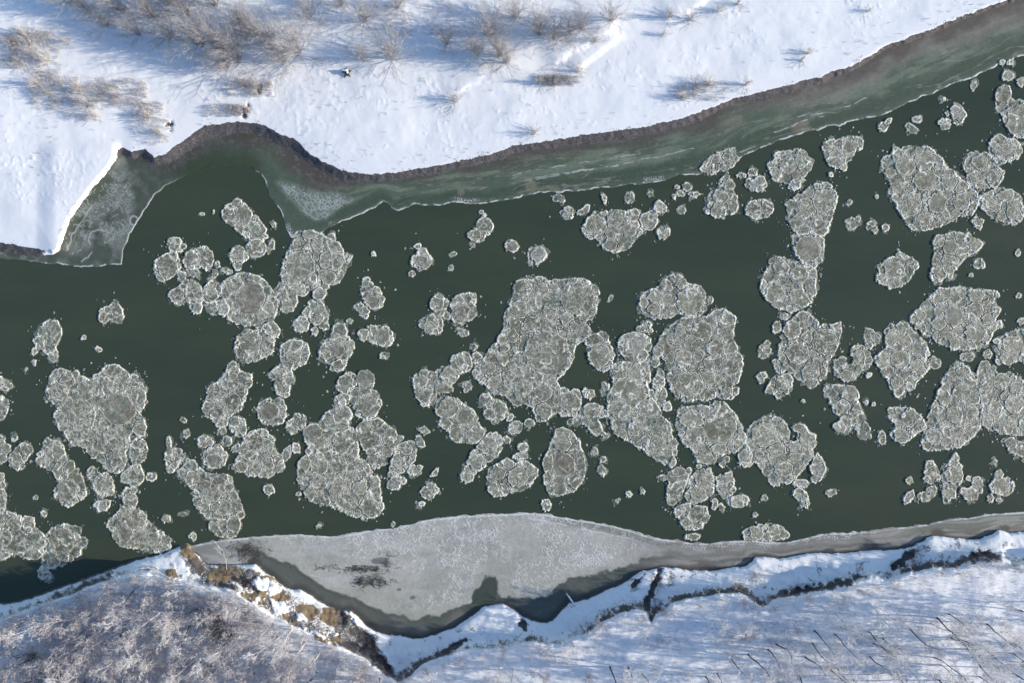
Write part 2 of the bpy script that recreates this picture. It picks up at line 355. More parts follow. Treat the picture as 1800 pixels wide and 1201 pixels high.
# ------------------------------------------------------------------ floes traced from the photograph
# one line per floe: description | outline (plan units of 0.1 m, measured on the water) | pans frozen into it (x y rx ry angle tone)
# tone: g = grey, b = brownish smooth, w = frosty
FLOES = """
raft|heart-shaped raft of fused pans near the left edge|80,688 85,675 92,655 97,651 110,650 125,656 135,652 140,660 152,668 158,672 165,662 175,658 178,648 190,643 205,642 217,652 222,655 228,660 237,655 245,668 252,675 256,690 258,708 247,718 243,728 250,738 254,752 252,764 240,764 232,756 225,768 228,780 220,792 220,808 215,825 205,832 195,828 185,822 175,810 165,805 155,795 148,785 140,782 125,783 120,770 110,758 103,748 98,735 97,728 105,720 98,712 88,705|143,730,25,30,20,g 208,720,34,27,0,b 102,690,19,17,0,g 188,680,11,15,20,g 200,652,16,9,0,g 240,698,14,20,10,g 118,668,14,10,0,g 208,778,18,12,-20,g 205,815,11,12,0,g
floe|oval floe under the heart-shaped raft's right side|230,782 237,772 247,770 255,778 257,795 252,808 240,815 232,810 229,798|243,785,11,12,0,g
floe|cracked round floe at the heart-shaped raft's foot|215,835 222,825 232,818 243,817 248,828 252,842 245,852 233,852 222,848 210,845|238,835,12,16,0,g
floe|lumpy floe hanging below the heart-shaped raft|152,830 160,823 170,825 175,835 187,832 195,840 198,855 198,867 188,872 175,870 165,858 163,845 155,840|181,851,14,14,0,g
floe|oval pan below the lumpy hanging floe|163,890 170,881 182,879 194,880 192,890 185,898 172,899|178,889,14,9,0,w
raft|long chain of pans left of the heart-shaped raft|62,808 68,795 78,785 76,775 82,768 90,775 102,777 110,785 112,800 118,810 128,815 130,828 138,825 142,840 148,858 149,870 140,878 128,885 120,892 108,885 100,875 97,862 105,850 100,838 92,828 82,820 70,818|94,795,17,16,0,g 120,865,18,22,10,g 121,822,9,11,0,g 138,868,10,8,0,g
floe|joined pair of pans by the left edge|17,805 20,797 28,792 32,783 42,781 52,785 55,793 48,802 42,812 40,822 30,825 20,818|28,810,12,14,0,g 44,791,11,10,0,g
floe|pan cut by the left edge beside the joined pair|-10,765 5,770 10,780 17,783 15,792 8,800 10,808 2,814 -10,812|0,802,10,12,0,g
floe|small upper pan cut by the left edge|-10,662 8,665 15,672 19,680 10,685 -10,685|
floe|tall narrow floe cut by the left edge|-10,700 8,697 13,705 12,718 4,735 -10,740|
floe|lower floe cut by the left edge above the corner raft|-10,832 5,835 8,850 3,860 10,870 7,900 -10,900|
raft|wide corner raft at the lower left edge|-10,905 8,900 25,905 35,907 58,912 58,922 55,930 65,932 75,940 78,955 75,970 65,982 50,982 30,972 10,980 -10,985|25,922,16,12,0,g 60,944,14,12,0,g 48,925,9,9,0,g 10,945,12,14,0,g 60,972,12,9,0,g
raft|jagged floe beside the lower left corner raft|78,965 80,950 84,935 95,925 110,922 130,925 140,930 138,945 150,948 152,955 140,965 138,975 125,985 110,992 98,1000 82,995 73,985|108,950,26,22,0,g 110,978,12,9,0,g
floe|faint grey pan in dark water by the lower left bank|68,1005 75,997 85,1005 88,1015 80,1020 70,1015|
raft|boot-shaped raft touching the dark clay-tipped bank|190,920 195,910 205,905 212,898 216,885 215,872 222,858 235,857 241,870 240,882 234,892 245,898 255,905 262,920 275,932 290,940 300,950 297,965 280,972 262,968 240,965 215,960 202,950 198,935 190,928|221,940,12,16,0,b 228,878,10,16,10,g 268,948,18,12,20,g 245,920,12,10,0,g
raft|slanting triangular raft left of the pale shelf's tip|311,830 322,822 330,808 338,810 348,822 358,832 372,835 393,833 406,840 408,858 415,870 420,882 427,905 421,925 413,942 400,947 385,942 371,932 368,915 358,905 345,890 340,878 338,862 330,850 320,842|335,820,8,8,0,g 390,845,14,9,0,g 410,922,10,18,10,g 375,870,14,12,0,g 377,925,7,9,0,g
floe|crumbly slush floe above the slanting triangular raft|291,800 295,790 310,792 320,792 323,802 318,810 310,818 306,828 295,830 292,815|
floe|round brown-topped pan left of the bay of broken floes|358,805 360,793 370,785 382,783 392,790 397,803 393,815 382,822 368,822 360,815|376,810,16,11,0,b
floe|flat sliver floe over the round brown-topped pan|347,782 348,770 356,767 366,770 378,778 370,785 355,785|
raft|broad rounded raft between the heart and the speckled raft|408,820 415,812 422,800 425,785 430,772 440,762 450,757 465,757 475,765 482,775 480,788 486,797 494,803 500,812 498,822 485,832 468,840 450,837 432,832 415,828|448,778,18,18,0,g 470,815,14,12,0,g 440,800,14,10,0,g 487,812,8,10,0,g 425,820,12,7,0,g
floe|thin curved floe hugging the broad rounded raft|497,815 495,800 500,790 510,783 512,793 507,805|
raft|narrow leaning raft above the broad rounded raft|365,687 372,678 385,672 390,665 398,655 402,640 410,635 418,642 420,652 432,658 444,662 440,675 433,685 430,700 425,715 415,723 405,730 398,735 397,748 385,757 378,745 372,735 362,730 357,720 362,705 366,695|408,705,16,18,0,g 385,690,12,12,0,g 410,655,10,12,0,g 381,728,11,9,0,g 432,672,9,8,0,g
floe|two-lobed floe below the narrow leaning raft|402,742 410,735 418,735 428,740 432,755 428,765 420,768 410,760 404,752|412,743,9,8,0,g 425,755,8,11,0,g
raft|speckled oval raft with many small pans|535,803 548,797 563,797 580,795 598,798 615,803 632,808 645,815 648,825 647,835 655,840 665,838 665,855 668,870 672,890 665,905 645,913 625,908 605,900 590,893 570,885 550,880 538,873 533,860 525,845 522,830 525,815|561,820,16,16,0,g 595,818,14,18,0,g 536,815,10,14,0,g 650,893,20,15,-20,g 560,850,14,14,0,g 572,880,10,7,0,g 632,858,14,14,0,g 656,848,8,11,10,g
raft|rounded upper raft frozen over the speckled oval raft|535,755 545,748 560,745 568,738 575,725 585,722 592,712 600,710 612,718 617,730 610,740 610,752 620,755 625,765 627,785 628,800 630,806 612,801 595,796 575,793 560,795 545,797 538,795 545,785 538,775|552,760,17,13,0,b 605,785,20,16,0,g 578,737,10,12,0,g 602,730,14,14,0,g 567,778,10,9,0,g
raft|ragged raft split off right of the speckled raft|627,745 640,740 650,740 660,733 672,742 680,750 692,757 697,765 708,765 705,775 695,785 690,795 680,803 668,800 655,797 648,800 640,790 635,778 630,765|650,775,18,16,0,g 663,745,11,8,20,g 685,770,12,14,0,g 680,792,9,8,0,g
floe|wedge floe pointing down beside the ragged raft|681,835 685,820 692,805 697,790 705,780 718,778 731,778 729,792 728,808 718,818 708,828 695,835 687,838|713,790,13,10,0,g 700,812,11,12,20,g
floe|thin upright floe beside the wedge floe|730,768 737,766 745,775 746,785 738,788 733,780|
floe|short triangular floe under the ragged raft|648,805 660,802 672,808 678,815 670,822 655,822 650,815|
floe|flat little floe below the wedge floe|680,850 688,840 700,838 710,842 711,850 700,857 690,860 682,857|
floe|squat crumbled floe right of the wedge floe's point|715,832 722,820 735,818 741,822 738,832 725,835|
floe|tilted single pan in open water above the pale shelf|738,870 745,858 757,848 765,853 770,862 762,872 752,877 742,875|
floe|thin ice splinter above the tilted single pan|757,838 762,828 770,822 769,833 762,837|
floe|green-tinged shard right of the ragged raft|732,755 745,749 755,760 745,764|
floe|kidney floe leaning on a brown-centred raft|593,675 598,665 610,657 618,655 623,662 628,668 622,678 612,682 608,690 598,690 593,683|608,672,12,14,30,g
raft|brown-centred raft with a large lower pan|628,665 632,655 645,653 655,662 655,675 650,685 660,690 665,700 669,712 663,722 655,733 645,736 630,732 623,720 625,710 616,715 618,700 615,690 622,684 632,685|641,668,13,14,0,b 646,713,20,20,0,g 624,690,8,7,0,g
floe|small oval floe tucked under the kidney floe|589,705 593,697 605,692 613,698 612,707 600,710|602,701,10,8,0,g
raft|crooked chain of pans ending in a big round pan|493,618 497,607 510,600 525,600 538,607 542,620 540,632 530,640 517,648 510,658 515,668 507,680 507,698 498,700 488,692 484,678 487,668 475,662 473,658 485,648 492,642 495,632|516,618,21,19,0,g 532,620,9,14,0,g 495,682,11,12,0,g 492,656,14,9,-10,g
floe|big smooth round pan at the foot of the crooked chain|453,722 456,710 468,703 482,702 495,702 501,715 502,730 495,742 480,747 465,744 456,735|472,723,17,19,0,b
floe|rough small floe right of the big smooth round pan|503,755 507,740 515,730 528,727 535,735 533,750 522,758 510,761|
raft|wide rounded floe below the round brown raft|415,605 420,590 430,582 445,580 460,585 470,590 482,600 482,610 475,622 462,628 450,632 435,637 420,630 413,618|440,603,24,20,0,g 465,608,13,14,0,g
floe|little pan bridging the round brown raft and the wide floe|462,574 468,568 477,566 485,572 492,584 488,592 478,592 468,586|479,579,11,11,0,g
raft|round raft with a dark brown central pan|389,515 390,502 398,492 410,484 425,482 440,484 455,487 465,497 474,507 482,520 486,532 484,548 477,560 462,568 445,571 430,571 415,568 404,560 398,548 401,538 395,526|440,525,27,34,-10,b 412,502,18,15,0,g 470,545,13,16,0,g 447,493,14,8,0,g
floe|small floe left of the round brown raft|356,512 362,504 370,496 380,497 387,507 386,515 380,523 372,531 360,531 355,522|374,502,8,6,0,g 370,518,12,11,0,g
floe|two-pan floe below the small left neighbour|360,540 366,530 376,532 384,528 393,529 400,538 400,548 393,554 385,548 378,552 368,549|392,541,8,12,0,w
floe|clustered floe of four pans at the left of the group|296,518 302,512 311,508 318,499 326,494 336,495 346,500 353,509 355,519 352,530 352,541 349,549 340,549 335,541 335,533 328,527 324,530 318,535 310,531 300,525|339,513,15,19,-20,g 311,518,13,14,0,g 344,542,8,8,0,w
floe|egg-shaped pan with a thick white rim|272,470 274,459 284,452 292,448 304,445 310,449 314,460 315,470 309,478 303,485 292,491 283,494 276,488 272,480|294,469,18,21,25,g
floe|small two-part pan above the egg-shaped pan|296,425 302,419 312,420 322,428 324,434 318,441 308,443 300,438 296,430|306,430,10,11,0,g
floe|twin-pan floe right of the egg-shaped pan|323,460 328,448 338,438 348,440 352,434 362,435 371,443 374,455 370,470 363,474 354,466 348,470 335,471 327,468|362,454,11,19,-15,g 336,456,13,14,0,g
floe|flat broken pan below the twin-pan floe|328,473 347,470 350,480 349,488 340,487 330,483|
floe|small oval pan below left of the twin-pan floe|312,480 316,476 324,478 328,485 325,492 317,495 312,489|320,486,7,8,0,w
floe|spearhead floe left of the long folded floe|403,450 405,440 412,436 410,427 418,430 424,436 434,447 435,452 426,463 420,473 414,474 410,462|418,450,11,13,0,g
raft|long folded floe drifting in the bay|392,372 398,363 410,358 410,350 418,351 428,358 437,366 443,375 450,383 460,395 467,405 468,418 462,424 448,424 440,420 432,415 420,407 408,398 396,392 393,383|427,380,14,18,25,g 404,378,10,13,20,g 453,405,12,18,-20,g
floe|single pan at the foot of the long folded floe|433,432 440,424 452,421 462,423 466,434 463,444 453,451 443,450 436,442|450,436,14,13,0,g
floe|three-part floe alone in the dark left water|175,558 177,545 182,538 190,540 197,535 207,536 214,545 215,558 211,566 202,565 195,562 190,564 182,567 176,563|204,549,9,11,0,g 182,557,6,8,0,g 209,560,5,6,0,w
floe|tattered floe near the left edge above the heart-shaped raft|60,600 67,590 70,576 78,568 87,563 100,567 106,575 106,590 100,600 95,610 100,622 97,634 88,634 84,625 74,618 64,610|91,580,14,15,0,g 70,600,8,6,0,g 88,612,9,10,0,g
raft|big raft jammed against the pale ice tongue|497,472 500,460 505,448 510,436 516,430 517,419 524,408 535,405 548,407 560,412 572,415 583,412 587,418 586,424 594,428 601,440 602,450 606,460 606,472 602,483 594,494 580,502 572,506 566,510 552,504 545,510 535,519 523,519 512,510 507,498 498,492 496,482|528,468,28,29,0,g 582,458,22,22,0,g 590,436,11,14,0,g 525,509,14,10,0,g 575,485,18,13,-20,g 545,490,12,14,0,g 545,412,20,7,10,g
floe|tattered bits trailing right of the jammed raft|604,462 612,455 616,448 620,450 616,458 610,466|
floe|lobed floe left below the jammed raft|484,510 490,500 500,499 508,508 518,517 521,530 518,541 508,547 497,548 491,535 486,525|507,528,13,14,0,g 493,508,9,8,0,g
floe|neat round pan below the jammed raft|550,519 553,509 560,505 570,508 573,517 569,525 560,528 553,525|561,517,10,10,0,w
floe|hollow hook-shaped floe below the neat round pan|533,550 540,540 539,533 548,529 560,530 568,537 570,547 575,558 574,565 566,572 577,570 577,575 569,578 558,572 548,564 546,556 554,548 552,542 545,546 540,558|558,560,11,8,30,g
floe|round pan left below the hollow hook-shaped floe|515,572 518,562 527,556 538,559 543,568 540,580 530,584 520,582|529,571,13,13,0,w
floe|boot floe of three pans with a narrow top|634,515 637,505 640,492 647,488 653,497 654,506 664,507 668,515 674,525 670,537 660,540 653,542 645,535 640,527|660,515,8,8,0,g 656,529,13,11,0,b
floe|small oval floe below the narrow-topped boot floe|624,538 632,534 640,540 647,550 648,558 642,560 632,554 625,547|
floe|small floe with a knob on top in open water|724,462 727,452 735,445 737,438 746,438 751,447 757,458 752,467 745,473 735,475 727,473|741,460,12,11,0,g 744,443,7,5,0,w
floe|curved bean floe near the north ice edge|824,412 833,405 838,397 840,388 850,384 860,388 864,398 860,408 852,418 843,424 833,424 825,420|852,396,11,12,20,g 836,413,11,9,-30,g
floe|stacked floe tapering upward, brown pan inside|561,628 563,615 570,602 580,595 586,583 586,574 594,569 604,572 608,582 606,590 614,596 621,598 620,612 615,624 609,632 600,633 585,640 572,637 562,634|593,616,14,12,0,b 597,580,11,11,0,g 572,620,10,14,0,g
floe|tilted oval pan under the stacked tapering floe|581,646 587,637 597,632 606,634 608,641 600,648 590,652 582,650|594,642,12,8,-30,g
floe|crumbly floe with a flat top edge|631,590 632,582 640,580 647,584 645,574 655,574 668,572 680,574 688,584 690,598 684,607 670,607 655,601 645,597 636,598|672,592,14,13,0,g 639,589,7,8,0,g
floe|ragged floe left of a round brown-eyed floe|757,530 762,522 772,518 782,524 787,535 781,545 777,556 770,557 764,548 758,540|770,534,11,12,0,g
floe|round floe with a brown eye of smooth ice|793,536 797,527 807,520 820,517 832,518 835,528 834,545 836,553 825,562 812,568 800,566 794,556 797,545|813,546,15,11,0,b 806,530,8,8,0,g 822,526,8,8,0,g
floe|oval floe below left of the brown-eyed floe|735,575 742,562 752,555 765,553 773,560 779,570 778,578 768,585 755,585 742,580|759,567,13,11,0,g
floe|scrappy floe below the brown-eyed floe|803,576 813,579 823,582 823,590 810,592 805,586|
floe|angular pan alone in open water under the north shelf|929,448 931,440 938,435 948,434 955,440 959,448 953,457 943,462 935,463 930,458|944,449,13,12,0,w
floe|smooth pan left of the lone angular pan|887,430 890,423 898,422 906,424 913,434 908,441 900,443 893,440|900,433,11,9,0,b
floe|pan stuck to the north shelf's edge|971,345 980,341 990,345 993,352 990,357 978,354 972,351|982,349,9,6,0,g
floe|rough round pan below the stuck shelf pan|986,375 991,368 998,364 1007,368 1008,378 1004,386 995,385 988,381|
floe|small triangular pan above right of the shield-shaped raft|1150,366 1153,355 1158,352 1166,358 1171,365 1170,372 1160,373 1153,372|1160,363,9,9,0,g
floe|rough small pan right below the shield-shaped raft's arm|1157,412 1158,402 1166,398 1176,404 1175,412 1167,418 1160,418|
raft|shield-shaped raft below the north shelf|1023,400 1030,395 1034,385 1042,374 1052,375 1062,374 1075,371 1090,371 1105,372 1115,368 1122,372 1122,380 1118,390 1121,398 1128,402 1125,412 1115,420 1110,428 1102,437 1092,441 1080,443 1068,440 1060,433 1055,424 1045,417 1035,419 1028,410|1073,430,12,9,0,b 1048,398,20,18,0,g 1085,388,20,16,0,g 1105,405,14,10,0,g 1104,431,8,7,0,w
floe|oval floe at the shield-shaped raft's right arm|1126,386 1130,379 1140,373 1148,369 1154,377 1154,388 1149,399 1140,404 1131,402 1127,395|1140,388,12,14,20,g
floe|small pillar of three pans under the north shelf|1245,345 1250,338 1262,333 1266,318 1275,309 1283,315 1290,325 1285,335 1292,347 1298,345 1297,358 1293,370 1283,377 1272,382 1255,381 1243,375 1242,370 1247,368|1266,347,15,12,0,g 1262,369,14,11,0,g 1287,362,8,14,20,g 1278,325,10,8,0,g
floe|oval double pan right of the three-pan pillar|1312,368 1317,358 1328,353 1342,352 1355,358 1358,370 1350,380 1335,382 1322,383 1315,376|1327,368,14,13,0,g 1346,368,10,12,0,g
floe|crumbled floe left of the round speckled floe|1310,328 1313,318 1320,312 1325,318 1332,310 1342,312 1345,325 1345,340 1338,335 1328,333 1320,333|1325,327,7,7,0,w 1337,320,8,8,0,w
raft|giant central raft of many fused pans|904,505 910,494 925,490 935,495 945,488 955,490 962,496 975,493 985,493 1000,492 1022,491 1035,497 1047,505 1052,515 1048,530 1045,548 1040,560 1030,563 1024,570 1032,575 1037,585 1030,592 1024,600 1010,603 1007,615 1006,628 1000,642 990,654 980,664 975,672 985,685 1000,683 1015,688 1020,695 1021,705 1015,718 1012,728 1000,731 985,730 975,725 965,732 955,740 945,738 940,730 938,715 930,712 920,705 912,712 905,715 895,700 880,690 867,693 860,682 850,675 838,665 831,657 833,650 845,640 850,632 858,622 865,610 875,603 877,595 885,580 888,570 885,560 890,548 897,535 903,522|1015,525,31,32,0,g 963,622,42,43,0,g 918,508,14,14,0,g 912,545,14,18,0,g 1025,580,12,12,0,g 950,508,16,10,0,g 955,690,17,16,0,g 1000,707,18,17,0,g 955,722,14,14,0,g 900,590,10,13,0,g 858,648,12,12,0,g 886,612,9,9,0,g 920,680,16,14,0,g 935,570,16,14,0,g 893,660,11,9,0,g 965,550,14,13,0,g
raft|upper right raft holding one big round pan|1126,522 1135,515 1150,508 1160,505 1163,495 1172,488 1185,483 1195,486 1203,494 1205,500 1215,502 1230,504 1238,517 1240,530 1238,545 1230,553 1218,555 1200,552 1190,548 1178,557 1165,558 1150,560 1138,552 1128,545 1127,533|1213,530,24,26,15,g 1172,503,10,9,0,g 1197,501,9,9,0,g 1150,543,13,11,0,g 1152,522,14,11,0,g
raft|broad right-centre raft of cobbled pans|1158,605 1165,590 1172,580 1185,570 1200,560 1220,560 1235,558 1242,560 1252,550 1262,545 1275,547 1290,558 1291,567 1287,580 1288,600 1296,618 1305,630 1303,650 1297,668 1287,680 1296,682 1296,692 1285,700 1270,700 1262,695 1250,700 1235,702 1215,702 1200,703 1190,698 1183,685 1178,672 1172,662 1180,655 1172,640 1165,625|1234,583,19,19,0,g 1212,677,27,24,0,g 1275,562,15,14,0,g 1283,645,17,17,0,g 1245,665,12,14,0,g 1195,580,10,9,0,g 1200,630,18,16,0,g 1180,628,12,9,0,g 1277,690,12,9,0,g 1258,612,16,16,0,g 1225,625,12,12,0,g
raft|tall rounded raft with fan-like cracks|1192,722 1200,718 1215,716 1232,714 1250,714 1258,707 1270,708 1278,715 1290,730 1300,745 1308,760 1310,772 1300,785 1292,793 1280,795 1270,798 1258,800 1255,813 1240,815 1228,808 1218,790 1205,780 1196,765 1190,750 1192,735|1265,748,28,40,-20,g 1216,738,22,17,-10,g 1240,803,15,11,0,g 1222,765,20,18,0,g 1264,785,16,12,-20,g
raft|long pointed raft tapering to a lower tip|1072,655 1080,642 1088,638 1100,637 1115,640 1132,637 1138,640 1140,655 1141,670 1138,690 1145,700 1153,712 1160,725 1168,738 1175,745 1178,755 1180,765 1190,780 1187,798 1185,815 1178,822 1165,813 1140,797 1115,780 1095,770 1083,762 1075,745 1070,730 1070,715 1068,705 1072,690 1078,680 1080,668|1104,690,34,26,-10,g 1090,718,20,18,0,g 1140,718,19,17,0,g 1120,655,17,14,0,g 1090,655,14,13,0,g 1112,757,11,12,0,g 1155,778,16,11,0,g 1137,775,10,11,0,g 1092,763,10,9,0,g
floe|domed round pan capping the long pointed raft|1088,612 1090,596 1100,588 1115,585 1130,588 1142,597 1143,612 1138,624 1132,634 1118,637 1104,634 1094,624|1115,603,26,16,0,w
floe|round raft tucked beside the giant raft's right side|1030,598 1038,590 1050,588 1060,584 1068,592 1068,606 1076,618 1079,632 1073,645 1062,652 1050,648 1040,638 1034,622|1054,626,19,23,-20,g 1048,598,14,9,0,g
floe|jagged floe left below the big-round-pan raft|1118,580 1128,570 1135,565 1143,568 1147,578 1143,588 1135,583 1125,583|
floe|pointed pan in the channel between two rafts|1149,670 1155,660 1158,650 1165,657 1169,668 1165,680 1158,688 1150,680|
floe|oval pan at the top of the channel between rafts|1146,620 1150,610 1157,604 1165,608 1167,618 1162,627 1153,629|1157,616,9,11,0,g
raft|leaf-shaped raft standing upright in open water|954,820 958,805 965,793 970,780 976,768 978,756 990,754 1002,760 1010,770 1017,778 1018,788 1024,800 1028,815 1025,835 1018,850 1008,862 990,868 980,870 965,865 960,850 955,835|990,818,22,24,20,b 990,763,13,9,0,g 965,815,9,18,10,g 1010,845,13,14,0,g 990,783,15,11,0,g
raft|crescent floe right above the leaf-shaped raft|1015,730 1022,718 1035,712 1045,708 1055,713 1065,722 1067,732 1055,733 1045,730 1053,742 1056,755 1050,765 1040,762 1033,750 1025,743 1010,748 998,745 990,742 1005,735|1040,722,16,10,0,g 1044,753,11,11,0,g 1028,741,7,7,0,w
raft|blocky raft left of the leaf-shaped raft|857,840 860,825 870,818 880,815 890,808 898,812 905,816 915,812 925,812 935,820 945,828 945,835 935,843 930,855 915,860 900,863 885,870 870,872 858,860|910,838,17,20,0,g 868,860,9,10,0,g 875,832,14,12,0,g 933,828,9,8,0,g
raft|long claw-shaped raft left of the blocky raft|811,840 815,828 822,812 828,798 838,787 848,775 860,763 872,762 880,770 884,780 880,790 873,800 865,806 855,815 845,825 835,830 828,843 820,846|858,785,15,20,35,g 836,810,13,16,30,g 820,835,9,10,0,g
floe|small oval chunk at the claw's upper end|884,770 890,766 897,772 894,780 886,778|
raft|cracked six-pan raft below left of the giant raft|767,715 770,702 780,698 795,702 805,699 810,710 818,716 828,720 837,735 840,745 850,760 845,770 835,777 815,778 800,777 793,768 790,757 780,752 773,745 775,733 768,725|788,718,20,17,0,g 816,733,17,15,0,g 802,763,14,12,0,g 835,762,14,14,0,g
raft|crooked arm of pans left of the giant raft|727,675 730,660 738,652 750,652 765,658 772,648 785,648 793,640 795,628 805,622 820,622 828,628 828,645 818,655 806,655 800,668 793,678 795,687 780,690 765,690 763,705 755,710 742,712 735,700 730,688|750,695,13,14,0,g 788,660,15,13,0,g 813,638,14,14,0,g 740,670,11,12,0,g
floe|ragged floe under the giant raft's left foot|843,703 848,695 858,694 863,703 875,705 885,712 890,722 882,737 870,735 855,735 852,728 855,718 846,712|853,702,8,8,0,g 878,716,11,11,0,g 862,727,9,8,0,g
floe|narrow upright pan in the notch left of the giant raft|829,637 830,622 838,618 845,625 846,635 838,640|837,628,7,9,0,g
raft|tall hatchet raft in the right half|1381,358 1395,350 1405,342 1415,337 1428,325 1440,325 1452,322 1462,330 1466,340 1471,345 1468,360 1462,378 1455,395 1452,410 1443,414 1430,410 1420,408 1410,411 1400,412 1397,405 1390,395 1388,385 1385,372|1447,353,22,22,30,g 1415,365,17,18,0,g 1400,390,13,10,30,g 1437,392,14,12,0,g
floe|rounded pan frozen to the foot of the hatchet raft|1396,428 1394,416 1402,412 1412,411 1422,409 1432,411 1440,416 1447,420 1445,445 1440,463 1430,470 1415,468 1407,455 1400,445|1420,438,23,25,0,b
raft|squat raft below the hatchet raft's foot|1334,500 1342,490 1345,478 1352,470 1352,458 1362,453 1375,452 1385,458 1395,463 1410,462 1420,465 1432,475 1433,490 1430,503 1433,515 1425,528 1410,540 1390,549 1380,544 1365,540 1355,533 1345,520|1404,484,17,16,0,g 1404,524,20,14,-30,g 1363,515,18,16,0,g 1373,470,14,12,0,g
raft|broad pentagonal raft with a cracked face|1372,600 1376,585 1385,570 1395,560 1410,548 1422,553 1430,563 1440,568 1450,572 1460,572 1468,570 1475,568 1477,585 1473,600 1467,615 1460,630 1456,645 1450,660 1438,672 1425,682 1412,672 1398,663 1385,650 1375,635 1370,622 1373,610|1392,580,17,18,0,g 1402,622,22,19,0,g 1448,600,24,24,0,g 1412,557,11,8,0,g 1425,655,18,14,0,g
raft|roundish speckled floe near the north shelf edge|1350,290 1358,280 1365,270 1378,266 1390,265 1402,264 1415,268 1423,278 1424,292 1420,303 1408,315 1395,322 1378,322 1362,316 1353,305|1385,292,16,14,0,g 1408,285,12,12,0,g
floe|small round pan under the roundish speckled floe|1386,330 1390,318 1400,313 1408,320 1407,330 1395,336|1398,325,9,9,0,w
raft|fan-shaped floe close under the north shelf|1446,262 1450,252 1458,247 1475,246 1490,242 1505,243 1516,244 1515,255 1512,262 1503,264 1498,275 1488,285 1485,297 1470,295 1457,287 1450,275|1470,278,16,17,20,g 1490,258,13,13,0,g 1507,252,8,8,0,g
raft|large kite-shaped raft with a small brown pan|1548,290 1555,275 1570,270 1572,260 1590,260 1610,259 1630,260 1640,267 1648,275 1658,282 1662,295 1672,300 1682,310 1692,318 1700,328 1710,335 1720,345 1718,355 1712,368 1705,378 1695,380 1680,383 1665,390 1645,398 1630,402 1610,405 1600,400 1590,385 1582,370 1575,355 1565,345 1563,335 1568,320 1562,310 1550,300|1647,357,16,20,0,b 1625,283,19,16,0,g 1628,318,26,18,0,g 1602,360,16,26,-20,g 1625,385,14,12,0,g 1690,355,14,18,20,g 1668,320,14,14,0,g 1592,290,17,20,0,g
raft|square-cornered raft right of the kite-shaped raft|1692,285 1697,275 1708,268 1725,268 1740,275 1752,285 1757,300 1765,303 1760,315 1750,327 1735,328 1720,330 1703,325 1700,315 1703,305 1695,297|1722,285,16,12,0,g 1715,312,12,12,0,g 1745,310,13,13,0,g
raft|oval raft frozen to the kite-shaped raft's corner|1718,357 1725,345 1738,338 1748,333 1765,331 1778,335 1790,345 1795,358 1799,372 1795,385 1782,394 1768,390 1755,386 1740,380 1730,370|1742,358,20,13,-10,g 1782,375,14,14,0,g 1768,345,16,10,0,g
raft|oval rimmed floe near the upper right edge|1738,255 1745,245 1755,237 1765,242 1780,245 1792,255 1796,265 1788,277 1775,283 1760,287 1748,280 1738,268|1768,263,21,17,0,g
raft|upright double raft cut by the upper right edge|1750,168 1755,155 1765,151 1773,155 1777,168 1778,178 1790,178 1800,180 1815,190 1815,240 1795,243 1783,238 1773,225 1765,212 1768,203 1758,200 1752,190 1750,178|1763,170,11,17,0,g 1792,212,22,28,0,g 1763,190,9,6,0,w
floe|small round pan above the upright double raft|1761,133 1765,125 1773,124 1781,131 1780,138 1770,142 1763,140|1771,133,8,8,0,w
floe|figure-eight pan in the upper right water|1673,192 1680,185 1687,190 1695,196 1697,203 1690,213 1682,218 1675,210 1675,202|1680,192,7,7,0,w 1686,204,9,9,0,w
floe|small wedge pan left of the figure-eight pan|1650,217 1657,209 1665,207 1670,216 1667,225 1656,225|
floe|crumbled pan well left of the figure-eight pan|1590,222 1595,216 1605,220 1615,228 1610,234 1598,234|
floe|tattered floe with ragged tips in open right water|1541,468 1552,463 1562,456 1575,450 1580,444 1590,450 1600,455 1610,463 1614,470 1605,473 1602,480 1595,493 1583,502 1570,505 1555,503 1545,495 1540,490 1545,480|1572,475,18,16,0,g
raft|bent key-shaped floe below the kite-shaped raft|1640,455 1645,445 1640,430 1648,415 1660,414 1665,409 1680,408 1702,412 1715,420 1725,425 1722,435 1712,443 1700,447 1692,455 1685,465 1675,475 1672,490 1668,493 1664,482 1655,490 1648,497 1637,490 1636,480 1642,468|1712,430,13,9,-20,g 1670,435,14,14,20,b 1668,458,13,12,0,g 1650,480,11,12,0,g 1652,425,9,9,0,g
raft|large rugged raft with a brown hollow pan|1600,560 1610,548 1622,535 1633,525 1645,515 1650,508 1668,508 1685,506 1700,510 1715,510 1730,512 1740,512 1752,512 1754,520 1745,525 1750,533 1757,540 1753,552 1747,560 1745,572 1757,565 1758,575 1750,578 1742,585 1738,598 1725,607 1708,612 1690,615 1675,612 1660,607 1645,600 1640,590 1625,587 1618,580 1608,575|1676,556,15,20,10,b 1712,546,18,13,0,g 1716,520,16,9,0,g 1715,583,20,17,0,g 1676,526,14,9,0,g 1740,517,9,6,0,g 1735,560,9,9,0,g 1650,570,12,12,0,g
raft|tooth-shaped raft pointing down at the right|1538,632 1548,622 1560,610 1556,595 1556,582 1565,570 1575,575 1583,568 1597,570 1605,585 1617,595 1625,605 1632,620 1632,640 1628,655 1617,663 1608,672 1602,688 1595,685 1592,676 1585,690 1578,698 1570,688 1560,670 1550,652|1582,632,19,16,0,g 1570,590,11,12,0,g 1612,645,14,14,0,g 1590,600,14,11,0,g 1577,672,11,12,0,g 1555,635,12,12,0,g
floe|small triangular floe left of the tooth-shaped raft|1521,578 1532,580 1540,587 1545,592 1540,605 1532,613 1522,608 1520,595|
raft|jagged raft cut by the right edge|1748,620 1755,605 1762,592 1775,585 1790,580 1815,582 1815,640 1790,632 1770,640 1752,642 1750,630|1780,605,20,15,-20,g 1770,630,16,9,-20,g 1805,615,12,16,0,g
